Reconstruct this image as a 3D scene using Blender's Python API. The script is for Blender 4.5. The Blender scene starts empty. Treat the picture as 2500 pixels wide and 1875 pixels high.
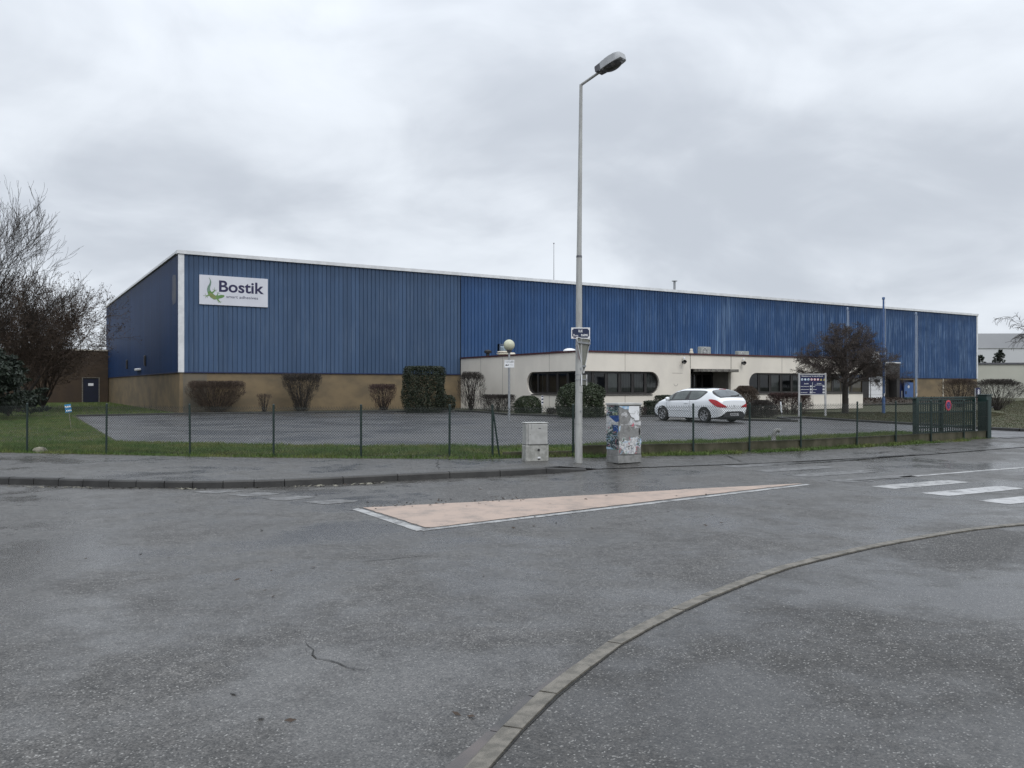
import bpy, math, random
import numpy as np
from mathutils import Vector, Matrix
from mathutils.geometry import tessellate_polygon

random.seed(7)
rng = np.random.default_rng(7)
S = bpy.context.scene
COL = S.collection

# ------------------------------------------------------------------ camera
EYE, FPX = 1.6, 2034.0
cam = bpy.data.cameras.new('camera')
cam.sensor_width = 36.0
cam.lens = 36.0 * FPX / 2500.0
cam.shift_y = 0.0018
cam.clip_start, cam.clip_end = 0.1, 3000
camo = bpy.data.objects.new('camera', cam)
COL.objects.link(camo)
camo.location = (0, 0, EYE)
camo.rotation_euler = (math.radians(90), 0, 0)
S.camera = camo

# ------------------------------------------------------------------ light
S.view_settings.view_transform = 'Standard'
S.view_settings.look = 'None'
S.view_settings.exposure = 0.08
S.view_settings.gamma = 1.0
S.cycles.use_denoising = True
S.cycles.denoising_input_passes = 'RGB_ALBEDO_NORMAL'
S.cycles.denoising_prefilter = 'NONE'
S.cycles.max_bounces = 6
S.cycles.transparent_max_bounces = 16
SUN_EL, SUN_AZ = math.radians(48), math.radians(150)     # azimuth clockwise from +y
sd = bpy.data.lights.new('sun', 'SUN')
sd.energy, sd.angle, sd.color = 1.15, math.radians(40), (1.0, 0.97, 0.93)
so = bpy.data.objects.new('sun', sd)
COL.objects.link(so)
to_sun = Vector((math.sin(SUN_AZ) * math.cos(SUN_EL), math.cos(SUN_AZ) * math.cos(SUN_EL), math.sin(SUN_EL)))
so.rotation_euler = to_sun.to_track_quat('Z', 'Y').to_euler()
so.location = (0, -20, 60)


class NT:
    """small helper around a node tree"""
    def __init__(self, tree):
        self.t = tree
        tree.nodes.clear()

    def n(self, kind, ins=None, **props):
        nd = self.t.nodes.new(kind)
        for k, v in props.items():
            setattr(nd, k, v)
        for k, v in (ins or {}).items():
            s = nd.inputs[k]
            if isinstance(v, bpy.types.NodeSocket):
                self.t.links.new(v, s)
            else:
                s.default_value = v
        return nd

    def math(self, op, a, b=0.0, c=0.0, clamp=False):
        nd = self.n('ShaderNodeMath', {0: a, 1: b, 2: c}, operation=op)
        nd.use_clamp = clamp
        return nd.outputs[0]

    def mix(self, f, a, b, blend='MIX'):
        nd = self.n('ShaderNodeMix', data_type='RGBA', blend_type=blend)
        for i, v in ((0, f), (6, a), (7, b)):
            if isinstance(v, bpy.types.NodeSocket):
                self.t.links.new(v, nd.inputs[i])
            else:
                nd.inputs[i].default_value = v if i == 0 else tuple(v)[:3] + (1,)
        return nd.outputs[2]

    def ramp(self, f, lo, hi, a=0.0, b=1.0):
        nd = self.n('ShaderNodeMapRange', {0: f, 1: lo, 2: hi, 3: a, 4: b})
        nd.interpolation_type = 'SMOOTHSTEP'
        return nd.outputs[0]

    def noise(self, vec, scale, detail=3.0, rough=0.55, dist=0.0):
        return self.n('ShaderNodeTexNoise', {'Vector': vec, 'Scale': scale, 'Detail': detail, 'Roughness': rough, 'Distortion': dist}).outputs[0]

    def mapping(self, vec, scale=(1, 1, 1), loc=(0, 0, 0), rot=(0, 0, 0)):
        return self.n('ShaderNodeMapping', {'Vector': vec, 'Scale': scale, 'Location': loc, 'Rotation': rot}).outputs[0]


W = bpy.data.worlds.new('World')
S.world = W
W.use_nodes = True
T = NT(W.node_tree)
gen = T.n('ShaderNodeTexCoord').outputs['Generated']
sky = T.n('ShaderNodeTexSky', sky_type='NISHITA', sun_disc=False, sun_elevation=SUN_EL, sun_rotation=SUN_AZ).outputs[0]
sep = T.n('ShaderNodeSeparateXYZ', {0: gen})
zz = T.math('MAXIMUM', sep.outputs[2], 0.0)
den = T.math('ADD', zz, 0.5)
plane = T.n('ShaderNodeCombineXYZ', {0: T.math('DIVIDE', sep.outputs[0], den), 1: T.math('DIVIDE', sep.outputs[1], den), 2: 0.0}).outputs[0]
n1 = T.noise(T.mapping(plane, (1, 1.0, 1), (8.8, 2.9, 0)), 1.35, 5.0, 0.5, 0.7)
n2 = T.noise(T.mapping(plane, (1, 1.2, 1), (7.4, 2.2, 0)), 3.8, 5.0, 0.52, 0.5)
cl = T.math('ADD', T.math('MULTIPLY', n1, 0.66), T.math('MULTIPLY', n2, 0.34))
lum = T.ramp(cl, 0.37, 0.62, 0.0, 1.0)
ccol = T.mix(lum, (5.55, 5.98, 6.65), (8.15, 8.65, 9.3))
gap = T.ramp(cl, 0.60, 0.70, 0.0, 1.0)
ccol = T.mix(gap, ccol, (9.9, 10.2, 10.7))
# an overcast sky is brighter towards the zenith
grad = T.ramp(zz, 0.22, 1.0, 1.0, 2.1)
ccol = T.n('ShaderNodeVectorMath', {0: ccol, 1: T.n('ShaderNodeCombineXYZ', {0: grad, 1: grad, 2: grad}).outputs[0]}, operation='MULTIPLY').outputs[0]
fin = T.mix(0.96, sky, ccol)
bg = T.n('ShaderNodeBackground', {0: fin, 1: 0.1})
T.t.links.new(bg.outputs[0], T.n('ShaderNodeOutputWorld').inputs[0])

# ------------------------------------------------------------------ helpers
def ground_at(px, py, z=0.0):
    """the ground point (plane z) that the photo shows at pixel px, py of 2500 x 1875"""
    Y = FPX * (EYE - z) / (py - 942.0)
    return ((px - 1250.0) / FPX * Y, Y)


def link(o, parent=None):
    COL.objects.link(o)
    if parent is not None:
        o.parent = parent
    return o


def tag(o, label=None, cat=None, group=None, kind=None):
    if label: o['label'] = label
    if cat: o['category'] = cat
    if group: o['group'] = group
    if kind: o['kind'] = kind
    return o


def thing(name, label, cat, loc=(0, 0, 0), rz=0.0, group=None):
    o = bpy.data.objects.new(name, None)
    o.empty_display_size = 0.2
    COL.objects.link(o)
    o.location = loc
    o.rotation_euler = (0, 0, rz)
    return tag(o, label, cat, group)


class MB:
    """collects geometry, builds one mesh object"""
    def __init__(self):
        self.v, self.f, self.m = [], [], []

    def add(self, vs, fs, mi=0, M=None):
        b = len(self.v)
        for p in vs:
            self.v.append(tuple(M @ Vector(p)) if M is not None else tuple(p))
        for f in fs:
            self.f.append(tuple(i + b for i in f))
            self.m.append(mi)
        return self

    def box(self, x0, x1, y0, y1, z0, z1, mi=0, M=None, bev=0.0):
        if bev <= 0:
            vs = [(x0, y0, z0), (x1, y0, z0), (x1, y1, z0), (x0, y1, z0), (x0, y0, z1), (x1, y0, z1), (x1, y1, z1), (x0, y1, z1)]
            fs = [(0, 3, 2, 1), (4, 5, 6, 7), (0, 1, 5, 4), (1, 2, 6, 5), (2, 3, 7, 6), (3, 0, 4, 7)]
            return self.add(vs, fs, mi, M)
        b = bev
        rings = []
        for z, i in ((z0, b), (z0 + b, 0), (z1 - b, 0), (z1, b)):
            rings.append([(x0 + b + i, y0 + i, z), (x1 - b - i, y0 + i, z), (x1 - i, y0 + b + i, z), (x1 - i, y1 - b - i, z),
                          (x1 - b - i, y1 - i, z), (x0 + b + i, y1 - i, z), (x0 + i, y1 - b - i, z), (x0 + i, y0 + b + i, z)])
        return self.rings(rings, mi, M, True)

    def rings(self, rings, mi=0, M=None, cap=True):
        k = len(rings[0])
        vs = [p for r in rings for p in r]
        fs = []
        for a in range(len(rings) - 1):
            for i in range(k):
                j = (i + 1) % k
                fs.append((a * k + i, a * k + j, (a + 1) * k + j, (a + 1) * k + i))
        if cap:
            fs.append(tuple(range(k - 1, -1, -1)))
            fs.append(tuple((len(rings) - 1) * k + i for i in range(k)))
        return self.add(vs, fs, mi, M)

    def tube(self, pts, rad, n=8, mi=0, M=None, cap=True):
        pts = [Vector(p) for p in pts]
        if not isinstance(rad, (list, tuple)):
            rad = [rad] * len(pts)
        rings = []
        d0 = (pts[1] - pts[0]).normalized()
        u = d0.orthogonal().normalized()
        for i, p in enumerate(pts):
            a = pts[max(i - 1, 0)]
            b = pts[min(i + 1, len(pts) - 1)]
            d = (b - a).normalized()
            u = (u - d * u.dot(d)).normalized()
            w = d.cross(u)
            rings.append([p + (u * math.cos(2 * math.pi * k / n) + w * math.sin(2 * math.pi * k / n)) * rad[i] for k in range(n)])
        return self.rings(rings, mi, M, cap)

    def lathe(self, prof, n=24, mi=0, M=None, cap=True):
        """prof: list of (r, z) round the z axis"""
        rings = [[(r * math.cos(2 * math.pi * k / n), r * math.sin(2 * math.pi * k / n), z) for k in range(n)] for r, z in prof]
        return self.rings(rings, mi, M, cap)

    def prism(self, poly, d, mi=0, M=None):
        """poly: 2d outline in local x, y; extruded from z = 0 to z = d"""
        n = len(poly)
        tri = tessellate_polygon([[Vector((x, y, 0)) for x, y in poly]])
        vs = [(x, y, 0) for x, y in poly] + [(x, y, d) for x, y in poly]
        fs = []
        for a, b, c in tri:
            fs.append((a + n, b + n, c + n))
            fs.append((c, b, a))
        for i in range(n):
            j = (i + 1) % n
            fs.append((i, j, j + n, i + n))
        return self.add(vs, fs, mi, M)

    def build(self, name, mats, parent=None, smooth=False, fix=True):
        me = bpy.data.meshes.new(name)
        me.from_pydata(self.v, [], self.f)
        if not isinstance(mats, (list, tuple)):
            mats = [mats]
        for m in mats:
            me.materials.append(m)
        if len(mats) > 1:
            me.polygons.foreach_set('material_index', np.array(self.m, dtype=np.int32))
        if fix:
            import bmesh
            bm = bmesh.new()
            bm.from_mesh(me)
            bmesh.ops.recalc_face_normals(bm, faces=bm.faces)
            bm.to_mesh(me)
            bm.free()
        if smooth:
            me.polygons.foreach_set('use_smooth', np.ones(len(me.polygons), dtype=bool))
            try:
                me.set_sharp_from_angle(angle=math.radians(38))
            except Exception:
                pass
        return link(bpy.data.objects.new(name, me), parent)


def mesh_np(name, v, f, mat, parent=None, smooth=False):
    """v (N,3), f (M,k) arrays to one mesh object"""
    v = np.asarray(v, dtype=np.float32)
    f = np.asarray(f, dtype=np.int32)
    me = bpy.data.meshes.new(name)
    k = f.shape[1]
    me.vertices.add(len(v)); me.vertices.foreach_set('co', v.ravel())
    me.loops.add(f.size); me.loops.foreach_set('vertex_index', f.ravel())
    me.polygons.add(len(f)); me.polygons.foreach_set('loop_start', np.arange(0, f.size, k, dtype=np.int32))
    me.update(calc_edges=True)
    if smooth:
        me.polygons.foreach_set('use_smooth', np.ones(len(f), dtype=bool))
    me.materials.append(mat)
    return link(bpy.data.objects.new(name, me), parent)


def seg_mesh(segs, k=4):
    """tapered prisms from rows (p0, p1, r0, r1)"""
    s = np.asarray(segs, dtype=np.float64)
    p0, p1, r0, r1 = s[:, 0:3], s[:, 3:6], s[:, 6:7], s[:, 7:8]
    d = p1 - p0
    d /= np.maximum(np.linalg.norm(d, axis=1, keepdims=True), 1e-9)
    a = np.where(np.abs(d[:, 2:3]) < 0.9, np.array([[0, 0, 1.0]]), np.array([[1.0, 0, 0]]))
    u = np.cross(d, a); u /= np.linalg.norm(u, axis=1, keepdims=True)
    w = np.cross(d, u)
    ring0, ring1 = [], []
    for i in range(k):
        c, q = math.cos(2 * math.pi * i / k), math.sin(2 * math.pi * i / k)
        ring0.append(p0 + (u * c + w * q) * r0)
        ring1.append(p1 + (u * c + w * q) * r1)
    v = np.stack(ring0 + ring1, axis=1).reshape(-1, 3)
    b = np.arange(len(s))[:, None] * 2 * k
    fs = []
    for i in range(k):
        j = (i + 1) % k
        fs.append(np.concatenate([b + i, b + j, b + k + j, b + k + i], axis=1))
    return v, np.stack(fs, axis=1).reshape(-1, 4)


def leaf_quads(c, size, nrm=None, aspect=1.8, flat=0.6):
    """leaf shaped quads at points c; nrm biases the facing"""
    n = len(c)
    d = rng.normal(size=(n, 3))
    if nrm is not None:
        d = d * flat + nrm
    d /= np.linalg.norm(d, axis=1, keepdims=True)
    a = rng.normal(size=(n, 3))
    u = np.cross(d, a); u /= np.linalg.norm(u, axis=1, keepdims=True)
    w = np.cross(d, u)
    s = (size * rng.uniform(0.6, 1.3, n))[:, None]
    v = np.stack([c - u * s * 0.5 * aspect, c + w * s * 0.42, c + u * s * 0.5 * aspect, c - w * s * 0.42], axis=1).reshape(-1, 3)
    f = np.arange(4 * n).reshape(-1, 4)
    return v, f


_tx = {}
def text_geo(s, w, h, bold=0.0):
    """vertices and faces of a line of lettering fitted to w x h, lower left corner at the origin (2d, local x, y)"""
    key = (s, bold)
    if key not in _tx:
        cu = bpy.data.curves.new('lettering', 'FONT')
        cu.body = s
        cu.size = 1.0
        cu.offset = bold
        cu.resolution_u = 4
        o = bpy.data.objects.new('lettering', cu)
        COL.objects.link(o)
        bpy.context.view_layer.update()
        me = bpy.data.meshes.new_from_object(o.evaluated_get(bpy.context.evaluated_depsgraph_get()))
        v = np.array([tuple(p.co) for p in me.vertices])
        f = [tuple(p.vertices) for p in me.polygons]
        bpy.data.objects.remove(o)
        bpy.data.curves.remove(cu)
        bpy.data.meshes.remove(me)
        _tx[key] = (v, f)
    v, f = _tx[key]
    lo, hi = v.min(0), v.max(0)
    q = (v - lo) / np.maximum(hi - lo, 1e-6)
    return [(a * w, b * h) for a, b in q[:, :2]], f


def put_text(mb, s, x, y, w, h, M, mi=0, bold=0.0, z=0.0):
    """adds lettering to mb in the plane of M (local x, y; z towards the viewer)"""
    p, f = text_geo(s, w, h, bold)
    mb.add([(a + x, b + y, z) for a, b in p], f, mi, M)


def wall_frame(origin, u, nrm):
    """matrix with local x = u, local y = up, local z = nrm (towards the viewer)"""
    u = Vector(u).normalized(); nrm = Vector(nrm).normalized(); up = Vector((0, 0, 1))
    m = Matrix((u, up, nrm)).transposed().to_4x4()
    m.translation = Vector(origin)
    return m

# ------------------------------------------------------------------ materials
def pbr(name, c1, c2=None, scale=4.0, rough=0.6, rough2=None, metal=0.0, bump=0.0, bscale=40.0, stretch=(1, 1, 1), lo=0.35, hi=0.65, spec=0.5, detail=4.0):
    m = bpy.data.materials.new(name)
    m.use_nodes = True
    t = NT(m.node_tree)
    co = t.n('ShaderNodeTexCoord').outputs['Object']
    co2 = t.mapping(co, stretch)
    fac = t.ramp(t.noise(co2, scale, detail, 0.6), lo, hi)
    ins = {'Roughness': rough, 'Metallic': metal, 'Specular IOR Level': spec}
    ins['Base Color'] = t.mix(fac, c1, c2 if c2 is not None else tuple(x * 0.85 for x in c1))
    if rough2 is not None:
        ins['Roughness'] = t.math('ADD', t.math('MULTIPLY', fac, rough2 - rough), rough)
    if bump > 0:
        ins['Normal'] = t.n('ShaderNodeBump', {'Strength': bump, 'Distance': 0.01, 'Height': t.noise(co, bscale, 3.0)}).outputs[0]
    b = t.n('ShaderNodeBsdfPrincipled', ins)
    t.t.links.new(b.outputs[0], t.n('ShaderNodeOutputMaterial').inputs[0])
    return m


def asphalt(name, dark, light, speck, agg=140.0, wet=0.5, wscale=0.45, rdry=0.58, rwet=0.22, bump=0.4, seed=0.0, sp=0.885):
    m = bpy.data.materials.new(name)
    m.use_nodes = True
    t = NT(m.node_tree)
    co = t.n('ShaderNodeTexCoord').outputs['Object']
    vo = t.n('ShaderNodeTexVoronoi', {'Vector': co, 'Scale': agg, 'Randomness': 1.0}, voronoi_dimensions='2D')
    cs = t.n('ShaderNodeSeparateColor', {0: vo.outputs['Color']})
    cell, cell2 = cs.outputs[0], cs.outputs[1]
    warp = t.mapping(co, (1, 1.15, 1), (seed, seed * 2, 0))
    big = t.noise(warp, wscale, 5.0, 0.6, 0.5)
    mid = t.noise(co, 2.6, 5.0, 0.65)
    grit = t.noise(co, 38.0, 4.0, 0.75)
    wetm = t.ramp(t.math('ADD', big, t.math('MULTIPLY', t.math('SUBTRACT', mid, 0.5), 0.35)), wet - 0.13, wet + 0.13)
    tone = t.math('ADD', t.math('MULTIPLY', t.ramp(cell, 0.05, 0.95), 0.6), t.math('MULTIPLY', t.ramp(grit, 0.3, 0.7), 0.4))
    clump = t.ramp(t.noise(co, 13.0, 5.0, 0.75), 0.3, 0.72, 0.55, 1.4)
    col = t.mix(tone, dark, light)
    cl_ = t.math('ADD', 1.0, t.math('MULTIPLY', t.math('SUBTRACT', clump, 1.0), t.math('SUBTRACT', 1.0, t.math('MULTIPLY', wetm, 0.55))))
    col = t.mix(1.0, col, t.n('ShaderNodeCombineColor', {0: cl_, 1: cl_, 2: cl_}).outputs[0], 'MULTIPLY')
    st = t.math('MULTIPLY', t.ramp(cell2, sp, sp + 0.06), t.ramp(cell, 0.2, 1.0, 0.25, 1.0))
    st = t.math('MULTIPLY', st, t.math('SUBTRACT', 1.0, t.math('MULTIPLY', wetm, 0.5)))
    col = t.mix(st, col, speck)
    patch = t.math('MULTIPLY', t.ramp(t.noise(co, 0.8, 6.0, 0.7), 0.3, 0.72, 0.84, 1.10), t.ramp(mid, 0.3, 0.7, 0.93, 1.06))
    col = t.mix(1.0, col, t.n('ShaderNodeCombineColor', {0: patch, 1: patch, 2: patch}).outputs[0], 'MULTIPLY')
    rg = t.math('ADD', rdry, t.math('MULTIPLY', wetm, rwet - rdry))
    bs = t.math('ADD', bump, t.math('MULTIPLY', wetm, -0.8 * bump))
    h = t.math('ADD', t.math('MULTIPLY', vo.outputs['Distance'], -0.6), t.math('MULTIPLY', grit, 0.8))
    nm = t.n('ShaderNodeBump', {'Strength': bs, 'Distance': 0.005, 'Height': h}).outputs[0]
    b = t.n('ShaderNodeBsdfPrincipled', {'Base Color': col, 'Roughness': rg, 'Normal': nm, 'Specular IOR Level': 0.5})
    t.t.links.new(b.outputs[0], t.n('ShaderNodeOutputMaterial').inputs[0])
    return m


def paint(name, col, under, wear=0.5, fine=9.0, rough=0.5):
    """worn road paint over asphalt"""
    m = bpy.data.materials.new(name)
    m.use_nodes = True
    t = NT(m.node_tree)
    co = t.n('ShaderNodeTexCoord').outputs['Object']
    a = t.noise(co, fine, 6.0, 0.7)
    b_ = t.noise(co, 70.0, 3.0, 0.7)
    f = t.ramp(t.math('ADD', t.math('MULTIPLY', a, 0.7), t.math('MULTIPLY', b_, 0.3)), wear - 0.1, wear + 0.1)
    c = t.mix(f, under, col)
    b = t.n('ShaderNodeBsdfPrincipled', {'Base Color': c, 'Roughness': rough})
    t.t.links.new(b.outputs[0], t.n('ShaderNodeOutputMaterial').inputs[0])
    return m


def cladding(name, c1, c2, chalk, amount, x0=None, x1=None, spec=0.3):
    """painted ribbed sheet with chalky runs down it; the weathering grows from x0 to x1 along the wall"""
    m = bpy.data.materials.new(name)
    m.use_nodes = True
    t = NT(m.node_tree)
    co = t.n('ShaderNodeTexCoord').outputs['Object']
    sp = t.n('ShaderNodeSeparateXYZ', {0: co})
    cell = t.n('ShaderNodeTexWhiteNoise', {'W': t.math('FLOOR', t.math('DIVIDE', t.math('ADD', sp.outputs[0], sp.outputs[1]), 0.56))}, noise_dimensions='1D').outputs[0]
    base = t.mix(t.ramp(t.noise(t.mapping(co, (0.25, 0.25, 0.12)), 1.3, 4.0), 0.3, 0.7), c1, c2)
    base = t.mix(1.0, base, t.n('ShaderNodeCombineColor', {i: t.ramp(cell, 0.0, 1.0, 0.9, 1.1) for i in range(3)}).outputs[0], 'MULTIPLY')
    run = t.ramp(t.noise(t.mapping(co, (5.0, 5.0, 0.20)), 1.7, 5.0, 0.68), 0.46, 0.70)
    blot = t.ramp(t.noise(t.mapping(co, (0.35, 0.35, 0.45), (4, 0, 1)), 1.0, 3.0), 0.34, 0.62)
    f = t.math('MULTIPLY', run, blot)
    if x0 is not None:
        f = t.math('MULTIPLY', f, t.ramp(sp.outputs[0], x0, x1, 0.22, 1.0))
        # one pale run below a leaking gutter joint
        near = t.math('MULTIPLY', t.ramp(sp.outputs[0], 43.1, 43.9), t.ramp(sp.outputs[0], 47.5, 44.4))
        runs = t.ramp(t.noise(t.mapping(co, (4.5, 1, 0.1), (2, 0, 0)), 1.5, 4.0, 0.6), 0.46, 0.66)
        f = t.math('MAXIMUM', f, t.math('MULTIPLY', near, runs))
    f = t.math('MULTIPLY', f, amount, clamp=True)
    col = t.mix(f, base, chalk)
    grime = t.math('MULTIPLY', t.ramp(t.math('ADD', sp.outputs[2], t.math('MULTIPLY', t.noise(t.mapping(co, (2.2, 2.2, 0.3)), 1.0, 4.0), 1.6)), 8.9, 10.1), 0.45)
    col = t.mix(grime, col, tuple(x * 0.45 for x in c1))
    b = t.n('ShaderNodeBsdfPrincipled', {'Base Color': col, 'Roughness': 0.55, 'Specular IOR Level': spec})
    t.t.links.new(b.outputs[0], t.n('ShaderNodeOutputMaterial').inputs[0])
    return m


def glass(name, tint=(0.55, 0.6, 0.62), alpha=0.75, rough=0.02):
    m = bpy.data.materials.new(name)
    m.use_nodes = True
    t = NT(m.node_tree)
    fr = t.n('ShaderNodeFresnel', {'IOR': 1.5}).outputs[0]
    tr = t.n('ShaderNodeBsdfTransparent', {'Color': tint + (1,)}).outputs[0]
    gl = t.n('ShaderNodeBsdfGlossy', {'Color': (0.9, 0.9, 0.9, 1), 'Roughness': rough}).outputs[0]
    df = t.n('ShaderNodeBsdfDiffuse', {'Color': (0.012, 0.014, 0.016, 1)}).outputs[0]
    a = t.n('ShaderNodeMixShader', {0: alpha, 1: df, 2: tr}).outputs[0]
    o = t.n('ShaderNodeMixShader', {0: t.math('MULTIPLY', fr, 1.0), 1: a, 2: gl}).outputs[0]
    t.t.links.new(o, t.n('ShaderNodeOutputMaterial').inputs[0])
    return m


MT = {}
MT['road'] = asphalt('road asphalt', (0.012, 0.0116, 0.011), (0.102, 0.0970, 0.0905), (0.28, 0.275, 0.26), 118, 0.49, 0.36, 0.6, 0.2, 0.45)
MT['pave'] = asphalt('pavement asphalt', (0.012, 0.0115, 0.011), (0.098, 0.094, 0.088), (0.26, 0.255, 0.24), 125, 0.50, 0.42, 0.62, 0.22, 0.45, 3.3)
MT['near_pave'] = asphalt('near pavement asphalt', (0.010, 0.0097, 0.0092), (0.068, 0.064, 0.0585), (0.27, 0.265, 0.25), 112, 0.50, 0.40, 0.62, 0.2, 0.45, 5.3)
MT['lot'] = asphalt('yard asphalt', (0.030, 0.030, 0.031), (0.090, 0.089, 0.090), (0.22, 0.22, 0.22), 110, 0.47, 0.3, 0.6, 0.3, 0.4, 6.1)
MT['kerb'] = pbr('wet kerb concrete', (0.036, 0.035, 0.033), (0.022, 0.021, 0.020), 3.0, 0.5, bump=0.3, bscale=90)
MT['kerb_pale'] = pbr('pale kerb concrete', (0.165, 0.15, 0.125), (0.09, 0.083, 0.068), 11.0, 0.55, bump=0.4, bscale=160)
MT['gutter'] = pbr('silty gutter', (0.085, 0.068, 0.062), (0.035, 0.034, 0.033), 2.2, 0.12, 0.35)
MT['soil'] = pbr('grassy soil', (0.036, 0.048, 0.014), (0.055, 0.044, 0.022), 1.4, 0.9, bump=0.6, bscale=30)
MT['bed'] = pbr('dark bed soil', (0.03, 0.027, 0.017), (0.045, 0.048, 0.02), 2.5, 0.9, bump=0.6, bscale=25)
MT['heath'] = pbr('brown ground cover', (0.04, 0.028, 0.017), (0.022, 0.018, 0.012), 3.5, 0.95, bump=0.8, bscale=20)
MT['field'] = pbr('far field', (0.05, 0.06, 0.025), (0.06, 0.055, 0.035), 0.05, 0.9)
MT['white_line'] = paint('worn white paint', (0.34, 0.34, 0.335), (0.09, 0.09, 0.09), 0.46, 5.0)
MT['white_new'] = paint('fresh white paint', (0.40, 0.40, 0.40), (0.14, 0.14, 0.14), 0.45, 4.0)
MT['ghost'] = paint('rubbed out white paint', (0.17, 0.17, 0.17), (0.066, 0.065, 0.063), 0.53, 7.0)
MT['salmon'] = paint('salmon surfacing', (0.385, 0.288, 0.228), (0.23, 0.182, 0.15), 0.455, 3.2, 0.42)
MT['crack'] = pbr('crack', (0.012, 0.012, 0.012), (0.02, 0.02, 0.018), 6, 0.8)
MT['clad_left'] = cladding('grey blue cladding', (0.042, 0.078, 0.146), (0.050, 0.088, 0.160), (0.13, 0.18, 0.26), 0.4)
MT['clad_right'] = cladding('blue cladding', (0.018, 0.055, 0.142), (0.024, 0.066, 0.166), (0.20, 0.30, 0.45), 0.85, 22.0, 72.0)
MT['clad_gable'] = cladding('blue cladding with painted shade', (0.012, 0.034, 0.094), (0.015, 0.040, 0.108), (0.05, 0.085, 0.17), 0.3, None, None, 0.1)  # shade of the gable side is put into this darker base colour
MT['tan'] = pbr('tan rendered concrete', (0.190, 0.140, 0.078), (0.125, 0.096, 0.058), 0.55, 0.7, bump=0.2, bscale=30, stretch=(1, 1, 1.6), detail=6)
MT['grey_stain'] = pbr('grey stained concrete', (0.105, 0.098, 0.08), (0.145, 0.12, 0.085), 1.2, 0.7)
MT['white_trim'] = pbr('white trim', (0.66, 0.67, 0.68), (0.56, 0.57, 0.58), 2.0, 0.45)
MT['cream'] = pbr('cream render', (0.74, 0.69, 0.61), (0.67, 0.625, 0.555), 0.6, 0.75, bump=0.12, bscale=120, stretch=(1, 1, 0.7), detail=6)
MT['maroon'] = pbr('dark red flashing', (0.075, 0.022, 0.024), (0.05, 0.018, 0.02), 4, 0.5)
MT['bronze'] = pbr('dark bronze frame', (0.022, 0.020, 0.019), (0.03, 0.028, 0.027), 3, 0.45)
MT['black'] = pbr('black rubber', (0.012, 0.012, 0.012), (0.02, 0.02, 0.02), 8, 0.6)
MT['interior'] = pbr('dim room', (0.24, 0.225, 0.20), (0.15, 0.14, 0.13), 0.7, 0.9)
MT['blind'] = pbr('pale blind', (0.45, 0.44, 0.38), (0.36, 0.35, 0.31), 2, 0.8)
MT['glass'] = glass('window glass')
MT['brown_wall'] = pbr('brown painted wall', (0.055, 0.036, 0.021), (0.042, 0.028, 0.018), 0.8, 0.85)
MT['navy'] = pbr('navy paint', (0.012, 0.020, 0.072), (0.010, 0.016, 0.055), 3, 0.45)
MT['door_blue'] = pbr('blue door paint', (0.045, 0.105, 0.26), (0.04, 0.09, 0.23), 2, 0.45)
MT['plate_blue'] = pbr('enamel blue', (0.012, 0.022, 0.065), (0.010, 0.018, 0.055), 5, 0.3)
MT['board_blue'] = pbr('board blue', (0.009, 0.012, 0.062), (0.008, 0.011, 0.055), 3, 0.35)
MT['white'] = pbr('white enamel', (0.74, 0.75, 0.76), (0.68, 0.69, 0.70), 5, 0.4)
MT['sign_white'] = pbr('sign white', (0.60, 0.61, 0.66), (0.56, 0.57, 0.62), 1.0, 0.4)
MT['ink'] = pbr('navy ink', (0.012, 0.010, 0.055), (0.014, 0.012, 0.06), 3, 0.5)
MT['galv'] = pbr('galvanised steel', (0.34, 0.35, 0.36), (0.26, 0.27, 0.28), 12, 0.42, metal=0.6)
MT['pole'] = pbr('weathered grey paint', (0.40, 0.405, 0.39), (0.31, 0.31, 0.30), 3.5, 0.5, stretch=(3, 3, 0.6), metal=0.1)
MT['lamp_grey'] = pbr('luminaire grey', (0.40, 0.41, 0.42), (0.33, 0.34, 0.35), 5, 0.4)
MT['lamp_dark'] = pbr('luminaire dark grey', (0.10, 0.10, 0.11), (0.07, 0.07, 0.08), 5, 0.5)
MT['bowl'] = pbr('dirty lamp bowl', (0.035, 0.036, 0.036), (0.08, 0.08, 0.075), 9, 0.12)
MT['sign_back'] = pbr('olive sign back', (0.20, 0.20, 0.165), (0.15, 0.15, 0.125), 6, 0.5, metal=0.3)
MT['green_metal'] = pbr('dark green paint', (0.006, 0.018, 0.015), (0.009, 0.024, 0.02), 5, 0.4)
MT['green_blue'] = pbr('teal green paint', (0.006, 0.024, 0.020), (0.009, 0.030, 0.026), 4, 0.4)
MT['wire'] = pbr('green coated wire', (0.016, 0.024, 0.020), (0.012, 0.018, 0.015), 5, 0.5)
MT['moss_concrete'] = pbr('mossy concrete', (0.085, 0.077, 0.05), (0.036, 0.036, 0.017), 3.0, 0.85, stretch=(1, 1, 0.35), bump=0.4, bscale=50, detail=6)
MT['cab'] = pbr('pale grey cabinet', (0.40, 0.40, 0.385), (0.31, 0.31, 0.295), 6, 0.6, detail=6)
MT['cab_base'] = pbr('concrete cabinet base', (0.37, 0.37, 0.345), (0.23, 0.23, 0.21), 9, 0.7, detail=6)
MT['cab_old'] = pbr('scuffed grey cabinet', (0.25, 0.25, 0.245), (0.17, 0.17, 0.165), 9, 0.6, detail=6)
MT['paper'] = pbr('torn poster paper', (0.60, 0.60, 0.60), (0.33, 0.34, 0.35), 22, 0.8, detail=6)
MT['paper_blue'] = pbr('blue poster', (0.03, 0.10, 0.30), (0.012, 0.04, 0.17), 12, 0.7)
MT['paper_dark'] = pbr('dark photo poster', (0.014, 0.03, 0.04), (0.30, 0.36, 0.36), 26, 0.7, lo=0.48, hi=0.66, detail=6)
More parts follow.
